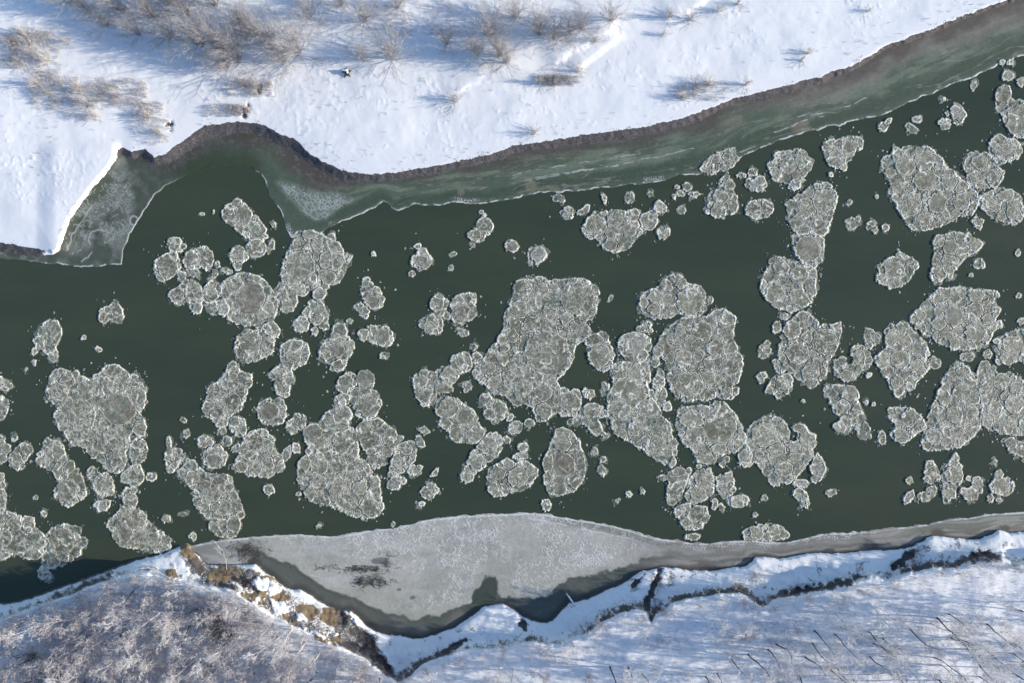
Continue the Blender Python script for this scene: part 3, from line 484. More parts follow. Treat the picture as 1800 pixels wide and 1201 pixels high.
floe|broken ring-like floe left of the tooth-shaped raft|1465,640 1470,630 1480,628 1488,632 1484,642 1490,645 1500,640 1503,630 1495,618 1505,608 1518,610 1525,620 1535,632 1525,645 1515,650 1505,662 1493,672 1480,665 1467,658 1468,648|1510,628,12,14,0,g 1487,660,13,9,20,g
floe|small pan left of the pentagonal raft's lower side|1358,640 1362,632 1370,630 1377,640 1380,650 1370,655 1360,650|
floe|blunt star floe below the pentagonal raft|1345,690 1352,680 1360,665 1372,660 1385,658 1391,668 1390,685 1382,692 1368,699 1358,692|1375,677,14,14,0,g
floe|sharp sliver above left of the pentagonal raft|1333,622 1335,612 1343,602 1350,598 1352,615 1350,630 1340,632|
floe|cluster of crumbs left of the blunt star floe|1330,665 1335,655 1340,650 1346,660 1345,670 1338,675|
raft|hooked floe trailing below the pentagonal raft|1443,688 1455,678 1470,678 1485,680 1500,683 1507,692 1507,705 1510,720 1517,735 1510,742 1500,745 1495,755 1485,760 1470,755 1466,748 1478,732 1467,725 1462,712 1462,700 1450,695|1493,693,14,12,0,g 1481,715,14,14,0,g 1478,750,10,8,0,w
floe|thin tail floe below the hooked floe|1504,752 1513,742 1522,740 1527,755 1528,768 1522,775 1515,765|
floe|pointed oval floe left of the big triangular raft|1558,720 1570,718 1590,718 1605,722 1615,732 1625,745 1622,757 1610,762 1600,772 1585,777 1570,773 1566,762 1575,755 1575,745 1568,738 1562,730|1598,736,14,16,0,g 1585,765,14,11,0,g
raft|big triangular raft near the right edge|1620,785 1622,770 1628,750 1635,730 1642,710 1652,685 1662,660 1670,650 1680,640 1690,640 1702,648 1708,660 1712,668 1716,685 1721,700 1723,720 1722,735 1720,752 1710,765 1698,775 1685,785 1665,787 1645,790 1630,795|1640,768,14,16,20,g 1678,728,16,14,0,g 1690,690,16,15,0,g 1705,725,14,14,0,g 1660,700,12,15,20,g 1680,760,15,12,0,g 1690,655,12,10,0,g
raft|cobbled raft right of the big triangular raft|1717,670 1720,650 1725,637 1735,637 1750,648 1752,658 1770,655 1780,660 1795,672 1815,675 1815,765 1790,763 1770,766 1752,758 1738,755 1728,745 1728,720 1726,700 1722,685|1735,675,13,13,0,g 1760,672,16,13,0,g 1748,718,13,16,0,g 1783,710,18,18,0,g 1735,738,12,12,0,g 1770,750,15,11,0,g 1803,745,14,12,0,g
floe|floe cut by the right edge below the cobbled raft|1768,775 1778,770 1790,778 1815,780 1815,810 1790,802 1778,795 1770,785|
floe|ragged shard left of the tall spear floe|1626,840 1627,825 1632,812 1640,812 1645,825 1652,835 1650,842 1642,840 1635,850 1630,850|
raft|tall spear floe in the lower right water|1656,850 1657,838 1660,825 1670,812 1680,800 1684,805 1688,820 1690,835 1690,848 1680,855 1677,862 1682,870 1672,875 1662,883 1658,880 1660,868 1657,858|1675,835,14,18,10,g 1668,868,9,11,0,g
floe|slanted splinter left of the tall spear floe's foot|1612,872 1622,865 1635,858 1645,856 1652,855 1645,865 1637,875 1625,883 1618,880|
floe|curled oval pan farthest left of the spear floe|1588,875 1595,865 1605,860 1606,872 1600,883 1590,887|1597,873,7,11,0,w
floe|bracket-shaped floe right of the tall spear floe|1698,838 1712,840 1724,840 1725,855 1727,865 1718,870 1712,882 1702,880 1690,867 1690,860 1700,862 1710,858 1712,845 1700,842|
floe|drop-shaped floe at the lower right|1740,855 1748,845 1752,832 1757,828 1765,840 1775,845 1780,850 1778,862 1768,870 1755,870 1745,863|1760,855,15,12,0,g
raft|rugged crown-shaped raft at the lower right centre|1312,765 1318,752 1328,743 1340,736 1355,733 1370,738 1380,746 1386,760 1384,775 1395,780 1405,775 1402,760 1394,752 1400,745 1412,750 1420,762 1432,768 1432,782 1424,790 1428,800 1420,812 1410,826 1400,835 1396,846 1380,850 1365,853 1352,848 1344,835 1335,820 1322,808 1313,795 1310,780|1345,765,26,22,0,g 1418,770,12,13,0,g 1397,785,9,13,-30,w 1378,825,18,14,0,g 1365,790,18,12,0,g 1340,800,14,14,0,g
floe|leaf pan on the crown-shaped raft's right flank|1426,830 1428,812 1436,799 1446,810 1451,822 1444,838 1434,848 1426,845|1438,823,11,19,15,w
floe|oval pan under the crown-shaped raft|1393,850 1400,843 1415,843 1423,850 1415,857 1402,857|1408,850,13,6,0,w
floe|slanting pan at the bottom of the crown-shaped raft|1393,860 1405,860 1415,868 1422,880 1418,892 1410,892 1403,880 1395,870|
floe|tongue floe between the fan-cracked and crown rafts|1298,790 1302,782 1312,785 1320,798 1322,812 1315,820 1310,823 1303,812 1300,800|1310,802,10,16,-15,g
raft|narrow hanging floe below the long pointed raft's tip|1175,832 1185,828 1190,822 1205,825 1212,820 1214,828 1208,838 1205,848 1200,860 1198,873 1190,880 1180,888 1174,880 1174,865 1177,850 1172,842|1187,860,11,14,0,g 1183,878,8,8,0,g 1195,830,11,6,-20,g
raft|chunky round floe right of the narrow hanging floe|1210,850 1213,838 1222,830 1235,826 1248,826 1253,840 1254,855 1250,867 1238,877 1225,885 1212,880 1206,872|1235,843,16,14,0,g 1228,868,17,12,-20,g
floe|five-sided floe right of the chunky round floe|1258,840 1270,835 1280,832 1290,825 1285,836 1290,850 1292,858 1285,868 1272,875 1262,865|1275,852,12,13,0,g
floe|oval floe low right of the five-sided floe|1278,885 1285,875 1300,871 1313,875 1314,885 1305,892 1290,892|1296,882,14,8,0,g
raft|rounded floe near the pale shelf's eastern edge|1185,900 1195,890 1210,886 1225,890 1240,893 1246,905 1243,915 1235,925 1220,932 1205,928 1197,915 1190,908|1222,905,18,13,0,g 1208,918,10,10,0,g
floe|flat floe wedged along the pale shelf's eastern edge|1306,940 1312,930 1325,925 1345,922 1365,923 1378,932 1386,942 1380,948 1355,948 1325,950 1310,948|1330,937,14,9,0,g 1360,934,13,9,0,g
floe|pale rubble raft frozen to the north shelf's lip|1230,300 1240,285 1255,272 1275,265 1290,262 1297,280 1290,292 1270,300 1250,305|
"""
# small loose pans: x y rx ry angle
SMALL = """
147,593,4,4,0 60,637,4,5,0 174,614,6,4,-20 45,650,2,2,0 355,377,4,3,20 375,372,2,3,0 397,476,9,5,-15 381,465,5,5,0 377,481,5,8,0 370,492,5,4,0
553,582,6,7,0 455,577,5,4,0 733,433,8,4,0 723,482,5,5,0 845,373,4,4,0 851,378,3,3,0 830,431,4,4,0 796,447,6,4,0 793,471,5,4,0 656,447,4,4,0
615,565,5,4,0 676,625,8,7,0 785,556,7,8,0 1020,373,6,5,0 1030,367,8,5,20 1061,349,4,8,20 1106,347,6,9,0 1143,342,4,6,-20 1198,369,7,6,0 1073,525,3,7,-35
1189,329,4,4,0 1206,328,8,7,0 1195,340,7,5,0 1219,342,10,5,0 1323,303,9,7,0 1303,308,8,5,0 1148,636,8,10,-20 1144,690,5,5,0 1248,529,6,7,0 1796,143,8,8,0
1762,110,5,6,0 1775,110,6,4,-30 1711,150,6,9,-10 1658,174,4,2,10 1665,200,3,4,0 1553,222,8,9,0 1560,214,8,4,30 1612,210,8,5,0 1721,465,8,8,0 1707,484,3,3,0
1789,443,4,6,0 1496,394,8,9,20 1508,386,5,5,0 1531,397,8,7,0 1538,405,5,4,0 1556,401,6,6,0 1493,356,4,5,0 1541,345,3,2,0 1460,307,3,3,0 1412,317,3,3,0
1641,638,10,10,0 1598,679,6,9,20 1550,770,6,13,10 1460,867,10,6,10 1713,659,3,3,0 1535,710,3,3,0 1521,708,4,4,0 1057,826,7,10,25 1060,808,6,5,0 1045,794,6,8,0
960,888,9,10,0 919,786,8,9,0 915,802,13,7,0 888,728,5,5,0 897,734,6,7,0 820,680,6,7,0 832,610,6,6,0 740,887,7,5,0 520,788,7,10,20 398,775,9,9,0
297,778,4,12,10 327,762,7,8,0 266,838,9,8,-20 1256,885,6,10,0 1268,893,5,8,20 1217,944,14,6,0 77,903,6,5,-30 62,875,4,4,0 291,912,8,6,0 320,904,7,4,0
339,943,6,7,0 472,860,9,9,0 525,868,3,4,0 92,996,7,4,-20 690,922,3,5,0 560,925,3,3,0 1062,765,8,5,-30 1062,683,7,10,0 1030,690,6,9,0 1036,694,9,8,10
1281,878,4,7,20 1184,345,4,4,0 1327,905,4,4,0 1343,875,6,6,0 1748,813,4,4,0 1598,845,6,6,-30 1740,875,6,8,0 1755,880,5,5,0 1790,860,0,0,0 1708,658,4,4,0
1505,658,5,4,0 1527,660,4,4,0 1528,658,4,3,0 1400,640,0,0,0 1752,600,6,5,0 1735,622,8,8,0 1700,628,9,7,0 1430,595,0,0,0 1365,575,9,10,0 1378,556,8,5,-20
1718,390,10,7,-20 1720,398,6,6,0 1790,520,4,5,0 1795,565,6,5,0 1412,705,3,3,0 645,830,9,7,0 612,452,4,7,30 480,395,4,4,0 472,440,4,6,0 478,430,5,9,0
585,690,0,0,0 590,588,6,4,0 603,588,4,3,0 870,740,7,5,0 905,752,12,9,30 930,745,9,8,0 440,855,0,0,0 355,655,0,0,0 322,738,6,4,-30 60,617,5,6,0 25,770,5,6,0
112,905,0,0,0 415,788,8,6,40 390,757,7,6,0 425,880,0,0,0 1085,880,4,3,0 1105,868,6,3,-40 1130,865,4,4,0 1165,840,9,5,0 1040,748,0,0,0 848,700,0,0,0 700,825,0,0,0
565,600,0,0,0 640,645,0,0,0 1160,700,10,18,-15 1172,715,8,8,0 1100,625,0,0,0 780,645,0,0,0 1410,735,0,0,0 1320,842,0,0,0 1277,808,6,6,0 1301,815,3,3,0 1228,820,5,4,0 1270,815,6,5,30
"""

# ------------------------------------------------------------------ the banks
NORTH_EDGE = pts("-6000,300 -900,380 -200,415 0,428 30,433 60,436 92,440 99,437 105,420 112,400 118,390 126,372 140,354 150,343 162,325 175,308 187,295 196,278 205,263 215,259 222,263 232,268 243,263 255,262 262,270 272,276 285,272 297,266 305,258 320,248 335,237 350,227 370,219 395,216 420,215 445,216 470,222 490,232 505,240 518,247 530,256 540,266 552,275 565,283 580,290 595,297 610,302 640,305 670,306 700,303 730,298 760,293 790,287 820,280 850,273 880,266 900,258 925,253 950,250 985,243 1020,238 1060,233 1100,228 1140,220 1180,213 1210,205 1235,195 1262,182 1290,173 1320,165 1350,158 1385,150 1425,140 1455,130 1490,118 1515,105 1540,90 1570,75 1600,64 1640,50 1680,33 1715,20 1740,9 1775,0 1820,-15 2300,-170 7000,-1700")
SOUTH_EDGE = pts("-6000,2600 -900,1330 -200,1115 0,1062 30,1060 60,1050 100,1035 150,1018 200,1000 240,985 280,975 315,962 330,958 342,970 352,980 362,990 375,993 395,994 420,993 450,990 458,1000 475,1012 487,1022 500,1032 512,1036 530,1037 545,1045 555,1053 575,1065 590,1072 618,1074 630,1085 645,1100 660,1110 680,1115 700,1117 712,1120 725,1123 740,1122 760,1117 780,1110 800,1103 810,1095 825,1085 840,1075 850,1066 870,1062 885,1062 900,1069 918,1083 935,1090 960,1096 970,1092 985,1075 1000,1060 1020,1057 1045,1048 1060,1040 1090,1028 1105,1020 1115,1010 1130,1003 1145,1001 1160,997 1185,998 1210,1002 1250,1003 1280,999 1310,995 1322,988 1326,979 1345,979 1370,981 1385,980 1400,976 1430,972 1480,972 1530,968 1580,966 1605,960 1620,952 1630,945 1640,941 1660,944 1690,947 1720,948 1740,940 1755,932 1775,936 1800,934 1830,932 2400,880 7000,500")
SCARP = pts("-6000,2640 -900,1360 -200,1140 0,1088 60,1068 110,1052 150,1033 200,1017 250,1006 300,1014 330,1022 360,1030 400,1035 440,1055 470,1075 500,1090 530,1105 570,1122 600,1137 640,1155 660,1172 700,1197 720,1190 740,1172 770,1157 800,1147 840,1141 880,1141 920,1131 940,1127 960,1133 985,1136 1000,1126 1040,1115 1055,1095 1080,1082 1100,1075 1120,1069 1138,1078 1145,1092 1152,1078 1165,1075 1180,1062 1215,1052 1260,1046 1300,1042 1320,1052 1340,1068 1360,1056 1380,1049 1410,1046 1450,1038 1500,1022 1530,1014 1560,1020 1600,1006 1640,998 1680,999 1700,987 1720,985 1760,982 1780,993 1800,990 1830,986 2400,935 7000,560")
NORTH = np.vstack([NORTH_EDGE, [[9000, -9000], [-9000, -9000]]])
SOUTH = np.vstack([SOUTH_EDGE, [[9000, 9000], [-9000, 9000]]])
PLATEAU = np.vstack([SCARP, [[9000, 9000], [-9000, 9000]]])
CLAY = [pts(t) for t in (
    "322,960 331,957 342,972 354,985 364,1003 358,1014 350,1018 338,1003 325,986 316,972",
    "366,1000 385,1000 400,1008 398,1020 380,1023 366,1015", "452,1010 475,1015 503,1035 508,1050 495,1064 512,1085 530,1100 518,1103 498,1085 488,1070 470,1050 455,1030",
    "518,1066 555,1062 560,1075 545,1085 520,1082", "540,1108 565,1112 600,1128 590,1136 560,1124", "290,1003 308,1003 312,1015 296,1018", "420,1030 450,1045 470,1062 455,1064 430,1048")]
MUDS = [pts(t) for t in (
    "592,1076 603,1070 612,1090 606,1104 640,1104 655,1115 662,1140 682,1160 692,1176 703,1193 690,1195 665,1178 640,1156 610,1144 588,1132 584,1122 608,1126 632,1132 612,1112 596,1098",
    "1154,998 1165,1000 1162,1020 1155,1035 1146,1050 1140,1060 1149,1076 1145,1096 1139,1078 1128,1064 1138,1046 1147,1026 1149,1010",
    "404,1010 422,1012 440,1022 452,1040 440,1046 420,1030 404,1022", "295,218 303,212 308,222 300,232 292,230", "424,190 436,186 438,206 430,212 424,204", "450,150 462,146 464,160 452,166",
    "1570,1005 1600,990 1612,978 1610,965 1590,966 1582,980 1560,996", "1700,980 1712,968 1730,968 1760,975 1758,984 1712,992", "1372,1040 1400,1030 1450,1028 1500,1012 1518,1008 1525,1016 1480,1030 1420,1046 1376,1050",
    "905,1094 920,1080 932,1098 926,1112 908,1106", "1110,1022 1125,1012 1140,1004 1132,1016 1120,1032 1112,1034", "765,1148 800,1125 830,1118 812,1138 780,1154")]

def axis(lo, hi, step, far):
    out = [hi]; s_ = step
    while out[-1] < far[1]: s_ *= 1.35; out.append(out[-1] + s_)
    left = [lo]; s_ = step
    while left[-1] > far[0]: s_ *= 1.35; left.append(left[-1] - s_)
    return np.array(left[::-1] + list(np.arange(lo + step, hi, step)) + out)

LAND_CACHE = {}
def land(x, y):
    """height of the ground (m) and its mud, clay and grass shares, at plan units x, y"""
    dn = sdist(x, y, NORTH)
    ds = sdist(x, y, SOUTH)
    dp = sdist(x, y, PLATEAU)
    w1 = fbm(x, y, 26, 3, 4) - .5; w2 = fbm(x, y, 7, 9, 3) - .5
    # north: a low muddy bank under a snowfield
    wn_ = 15 + 16 * (fbm(x, y * 0, 120, 21, 4) - .5) - 6 * smooth(1250, 1500, x)
    spit = smooth(60, 100, x) * smooth(215, 195, x) * smooth(240, 270, y)
    wn_ = mix(wn_, 5.0, spit)
    bay = smooth(280, 330, x) * smooth(660, 600, x)
    wn_ = wn_ + 5 * bay
    dnn = dn + w1 * 6 + w2 * 5
    t = smooth(-wn_, 1.5, dnn)
    hn = -1.0 + smooth(-wn_ - 14, -wn_ + 1, dnn) * 1.05 + t * (0.75 + 0.5 * spit)
    hn = hn + np.clip(dn, 0, 400) * 0.0035 + smooth(0, 60, dn) * ((fbm(x, y, 110, 5, 4) - .5) * .55 + (fbm(x, y, 16, 6, 3) - .5) * 0.045) + .055 * smooth(.68, .80, fbm(x, y, 4.2, 46, 2)) * smooth(4, 20, dn) * smooth(.52, .66, fbm(x, y, 48, 47, 3))
    # wind-cut steps in the northern snowfield
    for (ax, ay, bx, by, hh) in ((975, 105, 1068, 52, .38), (1018, 112, 1085, 72, .30), (1180, 30, 1235, 2, .35), (800, 165, 850, 130, .22)):
        ex, ey = bx - ax, by - ay; L = math.hypot(ex, ey); ex /= L; ey /= L
        al = (x - ax) * ex + (y - ay) * ey; ac = -(x - ax) * ey + (y - ay) * ex
        ac = ac + 16 * w1
        hn = hn + hh * smooth(-25, 10, al) * smooth(L + 25, L - 10, al) * smooth(10, -2, ac) * smooth(-60, -6, ac)
    clods = smooth(.50, .75, fbm(x, y, 60, 44, 3)) * .8 + .25
    hn = hn + smooth(2, 20, dn) * clods * (.045 + .12 * smooth(600, 750, x) * smooth(900, 780, x) * smooth(60, 20, y)) * smooth(.5, .8, fbm(x, y, 7.5, 45, 2))
    mudn = smooth(2.0, -2.0, dnn) * (1 - spit)
    mudn = mudn * (1 - .32 * smooth(.54, .68, fbm(x, y, 20, 76, 3)) * smooth(-2, -9, dn))
    mudn = np.maximum(mudn, .46 * smooth(.62, .75, fbm(x, y, 14, 77, 3)) * smooth(30, 0, dn))
    # south: a snowy beach, a dark earth scarp, a wooded terrace
    mudn = np.maximum(mudn, .40 * smooth(.56, .70, fbm(x, y, 9, 78, 3)) * smooth(26, 4, dn) * (1 - spit))
    q = np.clip(ds / (ds + np.maximum(-dp, 0) + 1e-6), 0, 1)
    dss = ds + w2 * 4
    hs = -1.0 + smooth(-14, 0, dss) * 1.08 + smooth(-1, 5, dss) * 0.55 + q ** 1.1 * 2.0
    dpp = dp + w1 * 9 + w2 * 5
    cut = .55 + .45 * smooth(.35, .6, fbm(x, y * .3, 90, 61, 3))
    hs = hs + smooth(-13, 5, dpp) * 2.1 + smooth(0, 120, dp) * 1.2
    hs = hs + smooth(0, 25, ds) * ((fbm(x, y, 70, 15, 4) - .5) * (.9 - .4 * smooth(0, 20, dp)) + (fbm(x, y, 12, 16, 3) - .5) * (.30 - .19 * smooth(0, 12, dp)))
    muds = smooth(-26, -4, dpp) * smooth(5, -3, dpp) * (0.60 * cut + .10 + .6 * w2)
    muds = np.maximum(muds, smooth(3.0, -0.5, dss) * .75)
    muds = np.maximum(muds, .50 * smooth(.60, .72, fbm(x, y, 12, 79, 3)) * smooth(1, 6, ds) * smooth(4, -4, dp))
    south_side = ds > dn
    h = np.where(south_side, hs, hn)
    mud = np.where(south_side, muds, mudn)
    for P in MUDS:
        bx0, by0 = P.min(0) - 15; bx1, by1 = P.max(0) + 15
        m = (x > bx0) & (x < bx1) & (y > by0) & (y < by1)
        if m.any():
            sd_ = sdist(x[m], y[m], P) + w2[m] * 14 + w1[m] * 12
            mud[m] = np.maximum(mud[m], smooth(-7, 6, sd_) * .8)
            h[m] -= .45 * smooth(-2, 6, sd_) * (dp[m] < 4)
    clay = np.zeros(x.shape)
    for P in CLAY:
        bx0, by0 = P.min(0) - 15; bx1, by1 = P.max(0) + 15
        m = (x > bx0) & (x < bx1) & (y > by0) & (y < by1)
        if m.any():
            sd_ = sdist(x[m], y[m], P) + w2[m] * 16 + w1[m] * 14
            clay[m] = np.maximum(clay[m], smooth(-8, 6, sd_) * .9)
            mud[m] = np.maximum(mud[m], .42 * smooth(-12, -4, sd_) * smooth(6, -2, sd_))
            mud[m] *= 1 - .7 * smooth(-3, 4, sd_)
    # the slumped clay bank: slabs of snow, bare clay and dark cracks
    BX = pts("316,957 330,957 346,972 372,994 420,997 452,1000 500,1038 560,1062 618,1080 655,1118 680,1160 703,1192 640,1156 560,1121 500,1093 440,1056 370,1026 330,1012 312,985")
    m = (x > 290) & (x < 730) & (y > 930) & (y < 1220)
    if m.any():
        xx, yy = x[m] + w1[m] * 22 + w2[m] * 8, y[m] + w1[m] * -14 + w2[m] * 9
        ib = smooth(-3, 5, sdist(xx, yy, BX))
        wall, ident = worley(xx * .8 + yy * .5, yy * .9 - xx * .45, 27, 95)
        slab = smooth(.50, .54, ident + .35 * (fbm(x[m], y[m], 9, 96, 3) - .5))
        crack = smooth(.10, .03, wall) * smooth(.4, .55, fbm(x[m], y[m], 14, 97, 2))
        clay[m] = np.maximum(clay[m], ib * (1 - slab) * (.50 + .3 * smooth(.2, .3, ident)))
        mud[m] = np.maximum(mud[m], ib * np.maximum(.62 * crack, .60 * smooth(.2, .15, ident)))
        clay[m] *= 1 - slab * ib * .75
        h[m] += ib * (slab * .28 * smooth(.02, .12, wall) + (w2[m]) * .5)
    grass = np.where(south_side, smooth(-4, 25, dp) * (.36 + .5 * (fbm(x * .5, y, 40, 81, 4) - .35)), smooth(40, 110, dn) * .42 * smooth(.45, .65, fbm(x, y, 90, 82, 3)) * smooth(980, 700, x))
    grass = np.where(south_side, grass + .20 * smooth(680, 420, x) * smooth(0, 40, dp), grass)
    return h, mud, clay, grass

xs = axis(-60, 1860, 2.0, (-9000, 9000)); ys = axis(-60, 1260, 2.0, (-7000, 7000))
GX, GY = np.meshgrid(xs, ys)
GH, GM, GC, GG = land(GX, GY)
GH = np.where((np.abs(GX - 900) > 2500) | (np.abs(GY - 600) > 2200), np.clip(GH, -1, 3), GH)
q4 = np.maximum(np.maximum(GH[:-1, :-1], GH[1:, :-1]), np.maximum(GH[:-1, 1:], GH[1:, 1:]))
tag(grid_mesh('snowy_ground', GX, GY, GH, q4 > -0.9, np.stack([GM, GC, GG], 2), GROUND), kind='structure')

def ground_z(px, py):
    i = int(np.clip(np.searchsorted(xs, px), 1, len(xs) - 1)); j = int(np.clip(np.searchsorted(ys, py), 1, len(ys) - 1))
    return float(GH[j, i])

def ground_z_fit(px, py): return ground_z(px, py)

wm = bpy.data.meshes.new('river_water')
wm.from_pydata([(-900, -700, 0), (900, -700, 0), (900, 700, 0), (-900, 700, 0)], [], [(0, 1, 2, 3)])
wm.materials.append(WATER)
tag(link('river_water', wm), kind='structure')

# ------------------------------------------------------------------ ice grown out from the banks
def sheet(name, label, P, paint, g=1.1, pad=4, cut=3.0):
    x0, y0 = P.min(0) - pad; x1, y1 = P.max(0) + pad
    x0, y0, x1, y1 = max(x0, -90), max(y0, -90), min(x1, 1890), min(y1, 1290)
    X, Y = np.meshgrid(np.arange(x0, x1 + g, g), np.arange(y0, y1 + g, g))
    wx = (fbm(X, Y, 13, 401, 3) - .5) * cut * 2; wy = (fbm(X, Y, 13, 402, 3) - .5) * cut * 2
    sd = sdist(X + wx, Y + wy, P)
    z, c = paint(X, Y, sd)
    z = mix(-0.12, z, smooth(-1.4, 0.4, sd))
    q = np.maximum(np.maximum(sd[:-1, :-1], sd[1:, :-1]), np.maximum(sd[:-1, 1:], sd[1:, 1:]))
    cx = (P[:, 0].mean(), P[:, 1].mean())
    ox, oy = at(*cx)
    return tag(grid_mesh(name, X, Y, z, q > -1.5, c, SHEET, origin=(ox, oy, 0)), label, 'shore ice', 'ice shelves along the banks')

def col(c, like): return np.array(c)[None, None, :] + np.zeros(like.shape + (1,))
def blend(c, d, t): return c + (np.asarray(d) - c) * t[..., None]

N_OUT = pts("452,303 462,315 470,332 472,345 485,360 495,375 497,385 500,395 504,408 512,418 530,414 560,413 575,402 590,395 605,388 618,382 635,375 650,369 660,364 672,353 680,357 688,366 700,371 715,364 730,359 750,362 780,360 800,355 820,359 850,358 880,354 900,351 920,344 960,339 1000,337 1040,333 1080,328 1120,324 1160,319 1190,309 1225,307 1260,299 1295,284 1310,272 1330,263 1350,256 1385,243 1400,238 1420,233 1440,228 1455,222 1475,221 1490,215 1520,208 1545,205 1575,190 1610,175 1640,165 1680,145 1700,140 1735,125 1755,115 1770,112 1785,100 1800,97 1880,68")
iA = int(np.argmin(np.hypot(NORTH_EDGE[:, 0] - 445, NORTH_EDGE[:, 1] - 216)))
iB = int(np.argmin(np.hypot(NORTH_EDGE[:, 0] - 2300, NORTH_EDGE[:, 1] + 170)))
land_side = NORTH_EDGE[iA:iB].copy(); land_side = np.vstack([land_side, [[1890, -38]]])
NORTH_SHEET = np.vstack([land_side + [0, 4], N_OUT[::-1]])
CONE = pts("487,318 500,322 530,332 560,335 590,340 615,350 605,358 590,366 580,376 570,383 555,386 545,380 530,370 515,352 500,335")
RIB = [pts(t) for t in ("900,306 940,298 1000,290 1060,280 1100,272 1130,268", "900,322 960,309 1040,297 1110,285 1180,270 1220,262", "930,318 1010,303 1090,290", "1240,285 1300,268 1330,258", "1400,206 1450,196 1500,182 1525,174", "1360,232 1420,208 1470,196")]
PATCH = ((933, 326, 12, 16), (1408, 222, 13, 14), (1275, 280, 24, 16), (970, 330, 20, 8), (1012, 330, 10, 8), (1290, 210, 22, 18), (810, 338, 10, 10))

def paint_north(X, Y, sd):
    dl = dist_line(X, Y, NORTH_EDGE[iA - 2:iB + 1], False); do = dist_line(X, Y, N_OUT, False)
    u = dl / (dl + do + 1e-6)
    n = fbm(X, Y, 34, 501, 4); st = fbm(X * .12 + u * 3, u * 60 + Y * .02, 6, 502, 3)
    east = smooth(1200, 1500, X)
    c = col((.074, .108, .086), X)
    c = blend(c, (.126, .168, .137), smooth(.42, .66, st) * smooth(.92, .55, u))
    c = blend(c, (.201, .206, .196), east * smooth(.62, .2, u + (n - .5) * .5))
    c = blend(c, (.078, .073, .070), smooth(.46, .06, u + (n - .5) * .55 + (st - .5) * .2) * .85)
    c = blend(c, (.045, .072, .054), smooth(.62, .80, u + (n - .5) * .3) * smooth(1.0, .86, u) * .75)
    for (px, py, rx, ry) in PATCH:
        d = np.hypot((X - px) / rx, (Y - py) / ry) + (n - .5) * 1.9 + (st - .5) * .8
        c = blend(c, (.19, .185, .15), smooth(1.15, .3, d) * .6)
    bay = smooth(620, 520, X)
    c = blend(c, (.070, .102, .082), bay * smooth(.25, .6, u) * .8)
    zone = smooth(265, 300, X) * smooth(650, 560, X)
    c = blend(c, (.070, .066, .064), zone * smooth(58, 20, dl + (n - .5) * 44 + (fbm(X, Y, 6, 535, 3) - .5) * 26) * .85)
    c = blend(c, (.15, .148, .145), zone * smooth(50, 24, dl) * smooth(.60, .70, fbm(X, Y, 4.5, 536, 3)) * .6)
    c = blend(c, (.046, .062, .040), smooth(295, 330, X) * smooth(470, 445, X) * smooth(34, 2, sd + (n - .5) * 22))
    lines = np.exp(-((fbm(X * .10 + u * 2, u * 70, 7, 515, 3) - .5) / .022) ** 2) * smooth(.3, .55, fbm(X, Y, 50, 516, 3)) * smooth(.25, .4, u) * smooth(640, 760, X)
    c = blend(c, (.235, .25, .225), lines * .6)
    c[..., 0] *= 1.16; c[..., 1] *= 1.08; c[..., 2] *= .99
    c = c * (.84 + .32 * fbm(X, Y, 5, 517, 3))[..., None]
    frost = np.zeros(X.shape)
    for R in RIB:
        d = dist_line(X + (n - .5) * 8, Y + (n - .5) * 8, R, False)
        frost = np.maximum(frost, np.exp(-(d / .65) ** 2) * smooth(.30, .62, fbm(X, Y, 9, 505, 3)) * .7)
    m = sdist(X + (n - .5) * 24, Y + (n - .5) * 20, CONE)
    wl, _ = worley(X + 4 * n, Y, 4.2, 506)
    cone = smooth(-9, 9, m) * (.45 + .9 * (n - .1))
    c = blend(c, (.175, .219, .193), cone)
    frost = np.maximum(frost, cone * np.maximum(strokes(X, Y, 5, 511, .6), strokes(X, Y, 8, 512, .6)) * .6)
    frost = np.maximum(frost, np.exp(-((m - 1) / 1.0) ** 2) * smooth(335, 365, Y) * .5 * smooth(.35, .6, fbm(X, Y, 8, 513, 3)))
    line = np.exp(-((sd - 1.4) / 1.2) ** 2) * smooth(.34, .6, fbm(X, Y, 11, 507, 3)) * smooth(8, 3, do)
    rub = smooth(.62, .8, fbm(X, Y, 40, 509, 2)) * smooth(12, 6, do) * np.exp(-(wl / .16) ** 2)
    frost = np.maximum(frost, np.maximum(line, rub * .8))
    c = blend(c, (.660, .680, .680), np.clip(frost, 0, 1))
    z = .03 + .012 * n + .07 * np.clip(frost, 0, 1)
    return z, c

